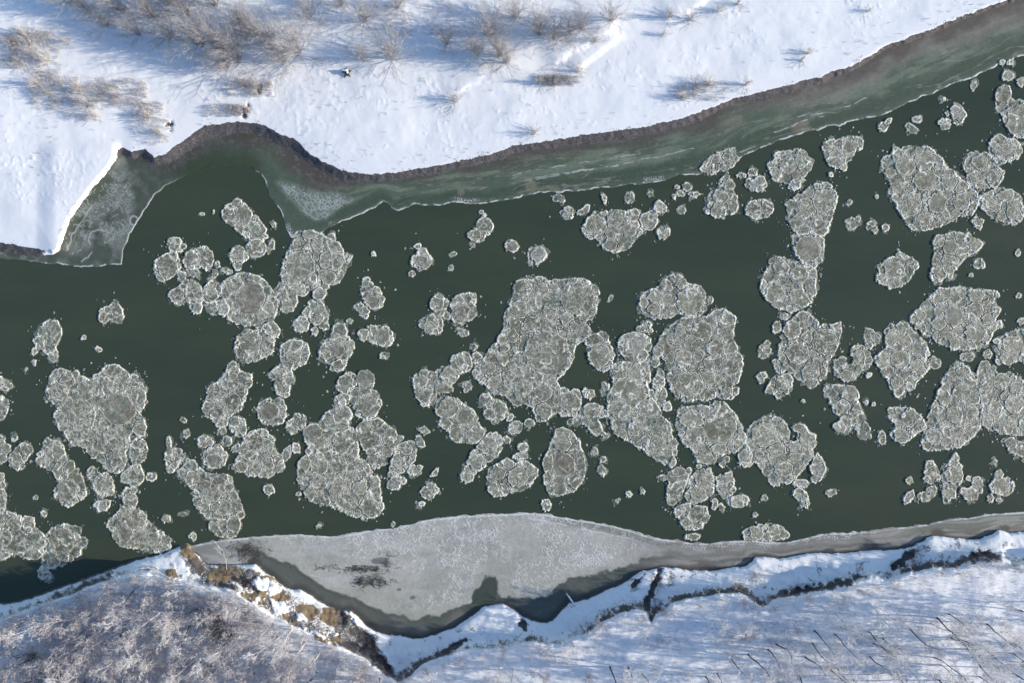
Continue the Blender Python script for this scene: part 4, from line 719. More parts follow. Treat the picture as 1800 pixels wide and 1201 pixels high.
W_SHEET = pts("-90,412 -40,420 0,426 60,434 95,438 103,420 110,400 124,372 138,352 160,325 185,295 200,262 225,262 255,260 272,274 300,262 335,235 370,217 420,213 452,216 452,296 425,292 385,294 345,302 312,316 290,328 275,340 262,355 252,370 248,380 235,400 226,417 220,430 216,450 214,464 170,468 140,471 120,466 85,463 40,458 0,453 -90,450")
def paint_west(X, Y, sd):
    n = fbm(X, Y, 30, 521, 4); f = fbm(X, Y, 9, 522, 3)
    dl = dist_line(X, Y, NORTH_EDGE[2:iA + 2], False)
    c = col((.109, .124, .116), X)
    c = blend(c, (.155, .178, .167), smooth(.5, .7, n))
    mid = smooth(270, 330, Y) * smooth(450, 400, Y) * smooth(250, 215, X)
    wl, _ = worley(X + 8 * n, Y + 8 * f, 5.5, 523)
    c = blend(c, (.051, .073, .059), smooth(.52, .42, n) * .6)
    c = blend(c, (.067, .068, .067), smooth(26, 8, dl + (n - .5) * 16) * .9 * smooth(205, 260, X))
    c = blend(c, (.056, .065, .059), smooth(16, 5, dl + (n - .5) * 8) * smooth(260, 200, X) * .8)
    far = smooth(250, 330, X)
    c = blend(c, (.056, .084, .065), far * smooth(18, 50, dl))
    c = blend(c, (.081, .078, .081), smooth(100, 60, X) * smooth(448, 438, Y))
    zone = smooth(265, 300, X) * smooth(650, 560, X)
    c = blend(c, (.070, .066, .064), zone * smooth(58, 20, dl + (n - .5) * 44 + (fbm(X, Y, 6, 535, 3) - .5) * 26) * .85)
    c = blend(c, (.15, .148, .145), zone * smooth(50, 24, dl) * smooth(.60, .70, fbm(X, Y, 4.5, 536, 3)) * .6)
    c = blend(c, (.046, .062, .040), smooth(295, 330, X) * smooth(470, 445, X) * smooth(34, 2, sd + (n - .5) * 22))
    c[..., 2] *= .9
    c = c * (.80 + .40 * f)[..., None]
    fr = np.maximum(strokes(X, Y, 8, 528, .6) * smooth(.48, .6, f), strokes(X, Y, 5, 529, .5) * smooth(.5, .62, n)) * .42 * mid
    strand = np.abs(fbm(X + Y * .6, (Y - X * 1.3) * .2, 14, 526, 3) - .5)
    fr = np.maximum(fr, np.exp(-(strand / .012) ** 2) * smooth(.42, .6, n) * .4 * smooth(285, 320, Y) * smooth(250, 220, X))
    edge = np.exp(-((sd - 1.3) / 1.1) ** 2) * smooth(212, 222, X + (Y - 440) * .3) * smooth(330, 240, X)
    edge = np.maximum(edge, np.exp(-((sd - 1.3) / 1.1) ** 2) * smooth(455, 465, Y) * smooth(.45, .6, f))
    for R in (pts("117,440 124,425 128,412 140,395 150,378 160,365"), pts("158,430 156,418 160,408 172,404 185,406"), pts("143,460 155,452 160,444")):
        fr = np.maximum(fr, np.exp(-(dist_line(X + 6 * (f - .5), Y, R, False) / 1.1) ** 2) * .55)
    d = np.hypot((X - 235) / 7, (Y - 388) / 8); fr = np.maximum(fr, np.exp(-((d - 1) / .18) ** 2) * .6)
    fr = np.clip(np.maximum(fr, edge * .85), 0, 1)
    c = blend(c, (.620, .650, .660), fr)
    return .03 + .012 * n + .06 * fr, c
N_WHOLE = np.vstack([W_SHEET[0:1], NORTH_EDGE[3:iA][NORTH_EDGE[3:iA][:, 0] < 445] + [0, -3], land_side + [0, -3], N_OUT[::-1], [[440, 294]], W_SHEET[int(np.argmin(np.hypot(W_SHEET[:, 0] - 425, W_SHEET[:, 1] - 292))):]])
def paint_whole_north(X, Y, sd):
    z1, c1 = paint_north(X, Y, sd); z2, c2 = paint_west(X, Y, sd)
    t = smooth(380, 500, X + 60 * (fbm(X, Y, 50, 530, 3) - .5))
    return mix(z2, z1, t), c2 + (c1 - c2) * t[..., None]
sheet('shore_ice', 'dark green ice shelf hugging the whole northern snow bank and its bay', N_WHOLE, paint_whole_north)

S_OUT = pts("328,962 335,960 350,956 385,950 400,948 450,943 500,940 540,940 590,943 620,938 650,932 690,928 720,921 750,913 780,910 820,906 870,904 900,903 925,901 960,904 1000,911 1040,917 1080,925 1110,933 1130,940 1160,947")
E_OUT = pts("1160,947 1190,950 1215,954 1240,955 1280,951 1320,950 1350,953 1380,953 1420,945 1450,937 1480,937 1510,935 1540,933 1570,928 1600,925 1630,921 1660,914 1700,910 1740,903 1780,901 1820,898 1890,893")
def shore_part(a, b):
    i = int(np.argmin(np.hypot(SOUTH_EDGE[:, 0] - a[0], SOUTH_EDGE[:, 1] - a[1]))); j = int(np.argmin(np.hypot(SOUTH_EDGE[:, 0] - b[0], SOUTH_EDGE[:, 1] - b[1])))
    return SOUTH_EDGE[i:j + 1]
S_SHEET = np.vstack([S_OUT, (shore_part((342, 970), (1160, 997)) + [0, 4])[::-1]])
E_SHEET = np.vstack([E_OUT, [[1890, 932]], (shore_part((1160, 997), (1830, 932)) + [0, 4])[::-1]])
BAND = pts("428,1000 440,984 452,970 470,977 500,990 520,995 540,1010 560,1025 580,1035 600,1045 620,1049 640,1060 660,1068 680,1078 700,1084 730,1090 750,1085 780,1078 810,1068 829,1058 833,1042 842,1030 850,1022 855,1014 868,1014 873,1022 874,1045 882,1054 905,1050 940,1052 960,1048 975,1030 1000,1018 1050,1010 1080,1002 1110,990 1140,980 1165,976 1200,975 1900,905 1900,1130 428,1130")
NOTCH = pts("829,1064 832,1044 842,1030 852,1014 862,1012 871,1016 873,1040 874,1056 860,1062")
def paint_south(X, Y, sd):
    n = fbm(X, Y, 40, 541, 4); f = fbm(X, Y, 10, 542, 3)
    do = dist_line(X, Y, np.vstack([S_OUT, E_OUT[1:]]), False); dl = dist_line(X, Y, shore_part((330, 958), (1830, 932)), False)
    c = col((.40, .405, .405), X)
    c = blend(c, (.33, .35, .34), smooth(.45, .68, n) * .8)
    c[..., 2] *= .92
    c = c * (.90 + .20 * fbm(X, Y, 6, 551, 3) + .10 * (fbm(X * .4, Y * 1.6, 60, 552, 3) - .5))[..., None]
    c = blend(c, (.225, .235, .232), smooth(420, 360, X))
    wl, wi = worley(X + 9 * (f - .5), Y + 9 * (n - .5), 5.2, 543)
    wl2, _ = worley(X, Y, 19, 544)
    dB = sdist(X + (f - .5) * 12, Y + (f - .5) * 12 + (n - .5) * 10, BAND)
    rough = smooth(14, 2, do - (n - .5) * 20) * .4 + smooth(.34, .56, fbm(X, Y, 70, 545, 3) + .10 * smooth(690, 800, X) - .16 * smooth(-5, -45, dB) * smooth(1000, 1030, Y) )
    rough = np.clip(rough, 0, 1) * smooth(-2, -22, dB) * smooth(440, 520, X)
    fr = rough * np.maximum(strokes(X, Y, 5.0, 546, .55) * smooth(.47, .60, fbm(X, Y, 8, 547, 3)), strokes(X, Y, 3.6, 548, .45) * smooth(.48, .60, fbm(X, Y, 11, 549, 3))) * .85
    fr = np.maximum(fr, np.exp(-(wl2 / .03) ** 2) * smooth(.5, .62, n) * rough * .5)
    lip = np.exp(-((do - 2.2) / 1.3) ** 2) * (.35 + .6 * smooth(.35, .6, f))
    inner = pts("930,912 960,917 1000,925 1040,934 1080,942 1110,948 1140,958 1160,968")
    lip = np.maximum(lip, np.exp(-(dist_line(X + 5 * (f - .5), Y + 5 * (f - .5), inner, False) / 1.2) ** 2) * .7 * smooth(.3, .5, f))
    di = dist_line(X, Y, inner, False)
    c = blend(c, (.19, .195, .175), smooth(20, 6, do + (n - .5) * 8) * smooth(930, 1000, X) * .8)
    c = blend(c, (.10, .115, .095), smooth(.5, .65, f) * smooth(22, 8, do) * smooth(1030, 1120, X) * .7)
    band = smooth(-2.5, 2.5, dB)
    c = blend(c, (.105, .118, .106), band)
    c = blend(c, (.17, .17, .16), band * smooth(.5, .68, n) * .8)
    c = blend(c, (.055, .055, .05), band * smooth(14, 3, dl + (n - .5) * 9) * .8)
    c = blend(c, (.07, .088, .075), smooth(-2, 2, dB) * smooth(9, 3, dB) * .55)
    c = blend(c, (.05, .068, .056), smooth(-1.5, 2, sdist(X + (f - .5) * 7, Y + (f - .5) * 7, NOTCH)) * .9)
    c = blend(c, (.075, .068, .062), smooth(1.5, .2, np.hypot((X - 436) / 30, (Y - 970) / 16) + (f - .5) * 1.6 + (n - .5)) * .8)
    for k_ in range(9):
        r_ = random.Random(600 + k_); q0 = np.array((r_.uniform(480, 1050), r_.uniform(925, 1010))); an = r_.gauss(.1, .5)
        L_ = r_.uniform(50, 150); CR = np.array([q0 + np.array((math.cos(an), math.sin(an))) * L_ * t_ + np.array((0, r_.uniform(-6, 6))) for t_ in (0, .25, .5, .75, 1)])
        c = blend(c, (.62, .63, .63), np.exp(-(dist_line(X + 5 * (f - .5), Y + 5 * (n - .5), CR, False) / .55) ** 2) * .45 * (dB < -4))
    drift = smooth(.56, .72, fbm(X * .5 + Y * .3, Y * 1.5, 26, 553, 4)) * smooth(-2, -14, dB)
    c = blend(c, (.52, .525, .53), drift * .35)
    for (px, py, rx, ry) in ((668, 987, 17, 7), (726, 1051, 5, 3.5), (701, 1036, 4, 3)):
        c = blend(c, (.12, .13, .125), smooth(1.1, .7, np.hypot((X - px) / rx, (Y - py) / ry) + (f - .5) * .9) * .8)
    fr = np.clip(np.maximum(fr * (1 - band), lip), 0, 1)
    c = blend(c, (.74, .75, .76), fr)
    return .05 + .02 * n * (1 - band) + .06 * fr - .015 * band, c
def paint_east(X, Y, sd):
    n = fbm(X, Y, 40, 561, 4); f = fbm(X, Y, 10, 562, 3)
    do = dist_line(X, Y, np.vstack([S_OUT, E_OUT[1:]]), False); dl = dist_line(X, Y, shore_part((330, 958), (1830, 932)), False)
    u = do / (do + dl + 1e-6)
    st = fbm(X * .15, u * 45 + Y * .05, 6, 563, 3)
    c = col((.215, .215, .20), X)
    c = blend(c, (.14, .155, .13), smooth(1560, 1640, X) * .8)
    c = blend(c, (.30, .30, .285), smooth(.5, .7, st) * .7)
    c = blend(c, (.12, .115, .105), smooth(.55, .35, st) * smooth(.35, .75, u) * .7)
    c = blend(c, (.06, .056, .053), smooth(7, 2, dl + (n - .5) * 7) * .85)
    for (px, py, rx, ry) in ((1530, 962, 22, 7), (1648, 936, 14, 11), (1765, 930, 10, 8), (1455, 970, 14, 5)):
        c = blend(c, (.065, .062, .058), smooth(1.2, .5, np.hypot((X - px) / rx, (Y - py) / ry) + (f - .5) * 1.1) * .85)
    wl, _ = worley(X + 6 * (f - .5), Y, 4.6, 564)
    lip = np.exp(-((do - 2.0) / 1.3) ** 2) * (.3 + .65 * smooth(.35, .6, f))
    rub = smooth(13, 5, do + (n - .5) * 14) * np.exp(-(wl / .15) ** 2) * smooth(.38, .55, f) * smooth(1620, 1540, X)
    fr = np.clip(np.maximum(lip, rub * .85), 0, 1)
    c = blend(c, (.70, .71, .70), fr)
    return .05 + .02 * n + .06 * fr, c
S_WHOLE = np.vstack([S_OUT, E_OUT[1:], [[1890, 932]], (shore_part((342, 970), (1830, 932)) + [0, 4])[::-1]])
def paint_whole_south(X, Y, sd):
    z1, c1 = paint_south(X, Y, sd); z2, c2 = paint_east(X, Y, sd)
    t = smooth(1060, 1190, X + (Y - 960) * -.6 + 40 * (fbm(X, Y, 40, 570, 3) - .5))
    return mix(z1, z2, t), c1 + (c2 - c1) * t[..., None]
sheet('shore_ice', 'pale grey ice shelf along the southern bank, narrowing to a strip eastwards', S_WHOLE, paint_whole_south)

# ------------------------------------------------------------------ building a floe
def largest_piece(q, extra):
    """keep the biggest connected patch of q, then the bits of extra that touch it"""
    def grow(seed_, allowed, most=4000):
        cur = seed_ & allowed; n0 = -1
        while True:
            n = int(cur.sum())
            if n == n0: return cur
            n0 = n
            for _ in range(6):
                b_ = cur.copy()
                b_[1:] |= cur[:-1]; b_[:-1] |= cur[1:]; b_[:, 1:] |= cur[:, :-1]; b_[:, :-1] |= cur[:, 1:]
                cur = b_ & allowed
    left = q.copy(); best = np.zeros_like(q)
    for _ in range(6):
        if left.sum() <= best.sum(): break
        i = np.argwhere(left)[int(left.sum() // 2)]
        s_ = np.zeros_like(q); s_[tuple(i)] = True
        g_ = grow(s_, left)
        if g_.sum() > best.sum(): best = g_
        left &= ~g_
    return grow(best, best | (extra & ~q))

def floe_parts(P, pans, seed, g, slush=0.0):
    """heights, colours and pan numbers over a grid covering the outline P"""
    rng = random.Random(seed)
    x0, y0 = P.min(0) - 11; x1, y1 = P.max(0) + 11
    X, Y = np.meshgrid(np.arange(x0, x1 + g, g), np.arange(y0, y1 + g, g))
    w1 = fbm(X, Y, 9, 700, 3) - .5; w2 = fbm(X, Y, 9, 701, 3) - .5; w3 = fbm(X, Y, 3, 702, 2) - .5
    sd = sdist(X + w1 * 4 + w3 * 2.6, Y + w2 * 4 - w3 * 2.6, P) + .9 + 2.2 * w3
    area = float(inside(X, Y, P).sum()) * g * g
    # pans: the traced ones first, then smaller and smaller ones packed between them
    sites = []
    for (px, py, rx, ry, ang, tone) in pans:
        sites.append((px, py, rx, ry, math.radians(-ang), tone, 1))
    sx = [(s_[0], s_[1], (s_[2] + s_[3]) / 2) for s_ in sites]
    minx, miny = P.min(0); maxx, maxy = P.max(0)
    mean = math.sqrt(area)
    for r, tries in ((.16 * mean, 12), (11, int(area / 160)), (8, int(area / 60)), (6, int(area / 28)), (4.4, int(area / 12)), (3.2, int(area / 6))):
        if r > 16 or r < 3: continue
        cand = np.array([(rng.uniform(minx, maxx), rng.uniform(miny, maxy)) for _ in range(tries)]).reshape(-1, 2)
        if not len(cand): continue
        ok = sdist(cand[:, 0], cand[:, 1], P) > .45 * r
        for (cx, cy), good in zip(cand, ok):
            if not good: continue
            rr = r * rng.uniform(.8, 1.2)
            A = np.array(sx) if sx else np.zeros((0, 3))
            if len(A) and np.any(np.hypot(A[:, 0] - cx, A[:, 1] - cy) < (A[:, 2] + rr) * .80): continue
            q = rng.uniform(.78, 1.28)
            sites.append((cx, cy, rr * q, rr / q, rng.uniform(0, 3.14), 'g', 0)); sx.append((cx, cy, rr))
    if not sites: sites.append((*P.mean(0), mean * .4, mean * .4, 0, 'g', 0))
    d1 = np.full(X.shape, 1e9); d2 = np.full(X.shape, 1e9); lab = np.zeros(X.shape, int)
    XW = X + w1 * 4.0 + w3 * 1.6; YW = Y + w2 * 4.0 - w3 * 1.6
    for i, (cx, cy, rx, ry, an, tone, ex) in enumerate(sites):
        ca, sa = math.cos(an), math.sin(an); rm = (rx + ry) / 2
        u = (XW - cx) * ca + (YW - cy) * sa; v = -(XW - cx) * sa + (YW - cy) * ca
        d = (np.sqrt((u / rx) ** 2 + (v / ry) ** 2) - 1) * rm - (1.2 if ex else 0)
        near = d < d1
        d2 = np.where(near, d1, np.minimum(d2, d)); d1 = np.where(near, d, d1); lab = np.where(near, i, lab)
    e_ = d2 - d1
    # the outline follows the pans along the rim, slush fills the middle
    inn = np.maximum(-d1 + 2.9, (sd - 3.0) * .7 + 3 * w2)
    if len(sites) > 2: sd = np.minimum(sd + 2.0, inn)
    depth = -d1                                     # how far inside its own pan a point lies
    S_ = sites
    siz = np.array([(s_[2] + s_[3]) / 2 for s_ in S_])[lab]
    tone = np.array([{'g': 0, 'b': 1, 'w': 2}[s_[5]] for s_ in S_])[lab]
    r01 = np.array([rng.random() for _ in S_])[lab]
    big = fbm(X, Y, 28, 710, 3); mid = fbm(X, Y, 7, 711, 3); fine = fbm(X, Y, 2.6, 712, 2)
    gapw = .35 + 1.25 * smooth(.52, .72, fbm(X, Y, 32, 709 + seed % 5, 3)) * (siz < 30)
    rim = np.exp(-((e_ - 1.5 - gapw) / 1.0) ** 2) * np.clip((.25 + .25 * np.array([s_[6] for s_ in S_])[lab] + .85 * smooth(.36, .6, mid)), 0, 1.1)
    gap = smooth(gapw + .6, gapw - .4, e_)
    brim = np.exp(-((sd - 1.4) / (.8 + .9 * mid)) ** 2) * (.25 + .9 * smooth(.34, .56, mid))
    ring = np.exp(-((e_ - 5.5) / 1.0) ** 2) * smooth(9, 14, siz) * smooth(.46, .62, fbm(X, Y, 11, 713, 2)) * .6
    wl, _ = worley(X + 6 * w2 + 5 * w3, Y + 6 * w1, 5.0, 715 + seed % 17)
    wl2, _ = worley(X + 8 * w1, Y + 8 * w3, 11.0, 716 + seed % 13)
    calm = np.where(tone == 1, .35, 1.0)
    inner = smooth(2.5, 5, e_)
    k1 = strokes(X + seed * 3.1, Y, 10, 717, .8) * smooth(.47, .60, fbm(X, Y + seed, 9, 718, 3))
    k2 = strokes(X, Y + seed * 2.3, 6.5, 719, .65) * smooth(.50, .62, fbm(X + seed, Y, 12, 722, 3))
    squig = np.maximum(np.maximum(k1, k2), np.exp(-(wl / .10) ** 2) * smooth(.55, .66, mid)) * inner * calm
    crack = np.exp(-(wl2 / .05) ** 2) * smooth(.42, .6, big) * inner * .8 * calm
    fr = np.clip(np.maximum.reduce([rim * .95, brim * 1.0, ring, squig * rng.uniform(.28, .75), crack * rng.uniform(.6, 1.0)]), 0, 1)
    rubw, _ = worley(X + 5 * w3, Y + 5 * w1, 3.1, 725 + seed % 9)
    rubble = smooth(.20, .03, rubw) * smooth(.50, .64, fbm(X, Y + seed * 1.7, 19, 726, 3)) * smooth(.36, .6, fine) * calm
    wide = strokes(X + seed, Y, 15, 727, 1.5) * smooth(.50, .62, fbm(X, Y + seed, 10, 728, 3)) * (.5 + fine) * calm
    fr = np.clip(np.maximum.reduce([fr, rubble * .75, wide * .85]), 0, 1)
    soft = smooth(.53, .66, fbm(X, Y, 24, 720 + seed % 7, 3) + .10 * (1 - smooth(0, 10, sd))) * (siz < 9) * smooth(.2, .8, r01 + .3)
    soft = np.maximum(soft, slush)
    # a skirt of half-sunken slush that clings to parts of the rim
    skirt_n = fbm(X, Y, 15, 730 + seed % 11, 3) + .22 * w3
    out = smooth(-.4, -1.6, sd)
    skirt = (skirt_n > .53 + .045 * np.maximum(-sd, 0)) & (sd > -9)
    soft = np.maximum(soft, out)
    z = .115 + .03 * (r01 - .5) + .016 * (fine - .5) + .022 * (mid - .5)
    z = z + .05 * rim + .042 * brim + .024 * squig + .03 * rubble * fine + .035 * wide + .018 * crack + .02 * ring - .035 * gap * smooth(.25, .5, big + .15)
    z = z + .03 * np.array([s_[6] for s_ in S_])[lab] * smooth(0, 3, e_)
    z = mix(z, .035 + .05 * fr, soft)
    lump = smooth(.45, .65, fbm(X, Y, 5, 731, 2))
    z = mix(.012 + .035 * lump, z, smooth(-1.0, .5, sd))
    z = np.where(skirt | (sd > -.9), z, -.16)
    base = np.array((.162, .163, .120))[None, None] * rng.uniform(.84, 1.14) * (.74 + .52 * r01[..., None]) * (.70 + .60 * mid[..., None])
    base = blend(base, np.array((.170, .155, .122)) * (.62 + .75 * mid[..., None]), (tone == 1) * smooth(2, 7, e_) * .7)
    base = blend(base, (.27, .272, .250), (tone == 2) * .7)
    base = blend(base, (.135, .160, .122), smooth(.48, .66, fbm(X, Y, 17, 721, 3)) * .7)
    base = blend(base, (.080, .098, .072), gap * smooth(.25, .5, big + .1) * .6)
    base = blend(base, (.085, .112, .086), soft * .85)
    base = blend(base, (.21, .235, .205), out * lump * .7)
    fr = fr * (1 - out)
    base = blend(base, (.38, .38, .325), smooth(.50, .70, fbm(X + seed, Y, 14, 729, 4)) * fine * .55)
    base = blend(base, (.80, .795, .70), fr * (1 - .35 * soft) * np.clip(.5 + .75 * fine, 0, 1))
    q = np.maximum(np.maximum(sd[:-1, :-1], sd[1:, :-1]), np.maximum(sd[:-1, 1:], sd[1:, 1:])) > -1.0
    sk = skirt[:-1, :-1] | skirt[1:, 1:]
    q = largest_piece(q, sk)
    return X, Y, z, base, q, lab, S_

def build_floe(kind, label, P, pans, seed, group, g=0.8, slush=0.0):
    X, Y, z, c, q, lab, sites = floe_parts(P, pans, seed, g, slush)
    ox, oy = at(*P.mean(0))
    lq = lab[:-1, :-1]
    named = [i for i, s_ in enumerate(sites) if (s_[6] or (s_[2] + s_[3]) / 2 >= 8.6)]
    cnt = np.bincount(lq[q].ravel(), minlength=len(sites)) if q.any() else np.zeros(len(sites))
    named = [i for i in named if cnt[i] > 40][:100]
    if len(named) == 1 and cnt[named[0]] > .7 * q.sum(): named = []
    body = q.copy()
    for i in named: body &= ~(lq == i)
    root = grid_mesh('ice_raft' if kind == 'raft' else 'ice_floe', X, Y, z, body if body.any() else q, c, ICE, origin=(ox, oy, 0))
    tag(root, label, 'ice raft' if kind == 'raft' else 'ice floe', group)
    if body.any():
        core = largest_piece(body, np.zeros_like(body)); rest = body & ~core
        if rest.sum() > 0 and core.any():
            bpy.data.objects.remove(root)
            root = grid_mesh('ice_raft' if kind == 'raft' else 'ice_floe', X, Y, z, core, c, ICE, origin=(ox, oy, 0))
            tag(root, label, 'ice raft' if kind == 'raft' else 'ice floe', group)
            none = np.zeros_like(rest)
            for _ in range(40):
                if not rest.any(): break
                i0 = np.argwhere(rest)[0]; one = none.copy(); one[tuple(i0)] = True
                while True:
                    g_ = one.copy()
                    for dr in (-1, 0, 1):
                        for dc in (-1, 0, 1): g_ |= np.roll(np.roll(one, dr, 0), dc, 1)
                    g_ &= rest
                    if g_.sum() == one.sum(): break
                    one = g_
                rest &= ~one
                if one.sum() > 6: grid_mesh('broken_rim', X, Y, z, one, c, ICE, parent=root, origin=(ox, oy, 0))
        for i in named:
            grid_mesh('frozen_pan', X, Y, z, q & (lq == i), c, ICE, parent=root, origin=(ox, oy, 0))
    return root

main_floes = []
for k, line in enumerate(l for l in FLOES.strip().splitlines() if l.strip()):
    kind, label, poly, pans = line.split('|')
    P = pts(poly)
    pl = []
    for t in pans.split():
        v = t.split(','); pl.append((*map(float, v[:5]), v[5]))
    if kind == 'raft': lab_ = label
    else: lab_ = label
    if len(lab_.split()) < 4: lab_ = 'grey ' + lab_
    build_floe(kind, lab_, P, pl, 1000 + k, 'large rafts of fused ice pans' if kind == 'raft' else 'single ice floes on the river', .75 if len(P) > 8 else .65)
    main_floes.append((label, P, P.mean(0)))

# small loose pans: each says which floe it lies by, on which side, and how near
small = []
for t in SMALL.split():
    x, y, rx, ry, an = map(float, t.split(','))
    if rx > 0: small.append((x, y, rx, ry, an))
SIDES = ('right of', 'above right of', 'above', 'above left of', 'left of', 'below left of', 'below', 'below right of')
entries = []
for (x, y, rx, ry, an) in small:
    best = min(main_floes, key=lambda f: float(np.min(np.hypot(f[1][:, 0] - x, f[1][:, 1] - y))))
    near = float(np.min(np.hypot(best[1][:, 0] - x, best[1][:, 1] - y)))
    side = SIDES[int(round(math.degrees(math.atan2(best[2][1] - y, x - best[2][0])) / 45.0)) % 8]
    r = (rx + ry) / 2
    size = 'speck-sized' if r < 4 else 'tiny' if r < 5.6 else 'small' if r < 7.6 else 'sizeable'
    shape = 'round' if max(rx, ry) / min(rx, ry) < 1.25 else 'oval' if max(rx, ry) / min(rx, ry) < 1.9 else 'thin'
    entries.append([x, y, rx, ry, an, f'{size} {shape} pan {side} the {best[0]}', near])
seen = {}
for en in entries: seen.setdefault(en[5], []).append(en)
RANK = ('nearest', 'second nearest', 'third nearest', 'fourth nearest', 'fifth nearest')
for lab_, es in seen.items():
    if len(es) > 1:
        for n_, en in enumerate(sorted(es, key=lambda v: v[6])): en[5] = RANK[n_] + ' ' + lab_
for k, (x, y, rx, ry, an, lab_, near) in enumerate(entries):
    rng = random.Random(9000 + k)
    n_ = 11; A = math.radians(-an); P = []
    for i in range(n_):
        q = 2 * math.pi * i / n_; f = rng.uniform(.82, 1.16)
        u, v = rx * f * math.cos(q), ry * f * math.sin(q)
        P.append((x + u * math.cos(A) - v * math.sin(A), y + u * math.sin(A) + v * math.cos(A)))
    w = ' '.join(lab_.split()[:16])
    dim = .55 if (rng.random() < .22) else 0
    build_floe('floe', w, np.array(P), [], 5000 + k, 'small loose ice pans on the river', .55, dim)

# brash: crumbs of ice no one could count, strewn round the floes
def brash():
    rng = random.Random(77)
    s_ = Soup(); cols = []
    for (lab_, P, c) in main_floes:
        per = float(np.sum(np.hypot(*(np.roll(P, -1, 0) - P).T)))
        for _ in range(int(per / 7)):
            i = rng.randrange(len(P)); a, b = P[i], P[(i + 1) % len(P)]
            t = rng.random(); px, py = a + (b - a) * t
            d = abs(rng.gauss(0, 1)) * 9 + 1
            v = np.array((px, py)) - c; L = np.hypot(*v) + 1e-6
            px += v[0] / L * d + rng.uniform(-6, 6); py += v[1] / L * d + rng.uniform(-6, 6)
            if fbm(np.array([px]), np.array([py]), 60, 888, 2)[0] < .46: continue
            r = rng.choice((1.0, 1.3, 1.7, 2.2, 3.0)) * rng.uniform(.7, 1.2)
            n_ = rng.choice((6, 7, 8)); h = rng.uniform(.02, .07); base = s_.n
            X, Y = at(px, py); rot = rng.uniform(0, 6.28); sq = rng.uniform(.55, 1)
            ring = []
            for j in range(n_):
                q = 2 * math.pi * j / n_; f = rng.uniform(.75, 1.2) * r * S
                u, w = f * math.cos(q), f * sq * math.sin(q)
                ring.append((u * math.cos(rot) - w * math.sin(rot), u * math.sin(rot) + w * math.cos(rot)))
            s_.v += [Vector((X + u, Y + w, -.03)) for u, w in ring] + [Vector((X + u * .8, Y + w * .8, h)) for u, w in ring] + [Vector((X, Y, h * .7))]
            for j in range(n_):
                k = (j + 1) % n_
                s_.f.append((base + k, base + j, base + n_ + j, base + n_ + k)); s_.f.append((base + n_ + k, base + n_ + j, base + 2 * n_))
            s_.n += 2 * n_ + 1
            v_ = rng.choice((.09, .12, .17, .26)); cols += [(v_ * .8, v_ * .9, v_ * .8, 1)] * n_ + [(v_ * 1.5, v_ * 1.6, v_ * 1.5, 1)] * n_ + [(v_, v_ * 1.04, v_ * .95, 1)]
    me = s_.mesh('brash_ice', ICE)
    a_ = me.attributes.new('tint', 'FLOAT_COLOR', 'POINT'); a_.data.foreach_set('color', np.array(cols, np.float32).ravel())
    tag(link('brash_ice', me), kind='stuff', label='crumbs of brash ice strewn between the floes')
brash()

# ------------------------------------------------------------------ bare trees and shrubs
def perp(d, rng):
    v = Vector((rng.gauss(0, 1), rng.gauss(0, 1), rng.gauss(0, 1)))
    v = v - d * v.dot(d)
    return v.normalized() if v.length > 1e-6 else Vector((1, 0, 0))

def limb(soup, rng, p, d, length, r, depth, up=.12, seg=3, sides=3, kids=(5, 5), spread=(.5, .95), wob=.16, thin=.011):
    """one branch and, depth times over, its side branches"""
    P, R = [p.copy()], [r]
    for i in range(seg):
        d = (d + perp(d, rng) * rng.uniform(0, wob) + Vector((0, 0, up))).normalized()
        p = p + d * (length / seg); P.append(p.copy()); R.append(max(r * (1 - (i + 1) / seg * .75), thin))
    soup.tube(P, R, sides)
    if depth <= 0: return
    for k in range(rng.randint(*kids)):
        t = rng.uniform(.25, 1.0); f = t * seg; i = min(int(f), seg - 1)
        q = P[i].lerp(P[i + 1], f - i); dd = (P[i + 1] - P[i]).normalized()
        a = rng.uniform(*spread); nd = (dd * math.cos(a) + perp(dd, rng) * math.sin(a)).normalized()
        limb(soup, rng, q, nd, length * rng.uniform(.35, .6) * (1.15 - .4 * t), max(r * .5, thin * 1.25), depth - 1, up * .7, 2, 3, kids, spread, wob, thin)

def tree_meshes(seed, h, clear, lean, dense, bark, twig):
    rng = random.Random(seed); tr, cr = Soup(), Soup()
    P, R = [], []; p = Vector((0, 0, -.4)); d = Vector((lean * math.cos(seed), lean * math.sin(seed), 1)).normalized()
    n = 8; r0 = h * .0110
    for i in range(n + 1):
        P.append(p.copy()); R.append(r0 * (1 - .72 * i / n) * (1.5 if i == 0 else 1))
        d = (d + Vector((rng.uniform(-.2, .2), rng.uniform(-.2, .2), .06))).normalized(); p = p + d * (h * .82 / n)
    tr.tube(P, R, 6)
    lo = clear
    for k in range(dense):
        t = lo + (1 - lo) * (k + rng.random()) / dense; f = t * n; i = min(int(f), n - 1)
        q = P[i].lerp(P[i + 1], f - i); dd = (P[i + 1] - P[i]).normalized()
        a = rng.uniform(.55, 1.05) * (1.15 - .5 * t)
        nd = (dd * math.cos(a) + perp(dd, rng) * math.sin(a)).normalized()
        limb(cr, rng, q, nd, h * rng.uniform(.22, .36) * (1.15 - .55 * t), r0 * .42, 2, .10, 4, 3, (5, 7), (.5, .95), .30, .015)
    return tr.mesh('trunk', bark), cr.mesh('crown', twig)

def place(kind, meshes, px, py, z, rz, sc, label, cat, group):
    """a copy of a plant: one object for the thing and one for each of its parts, sharing mesh data"""
    X, Y = at(px, py, z)
    root = empty(kind, (X, Y, z), rz); root.scale = (sc, sc, sc)
    tag(root, label, cat, group)
    for nm, me in meshes: link(nm, me, root)
    return root

def nearest_words(px, py):
    return None

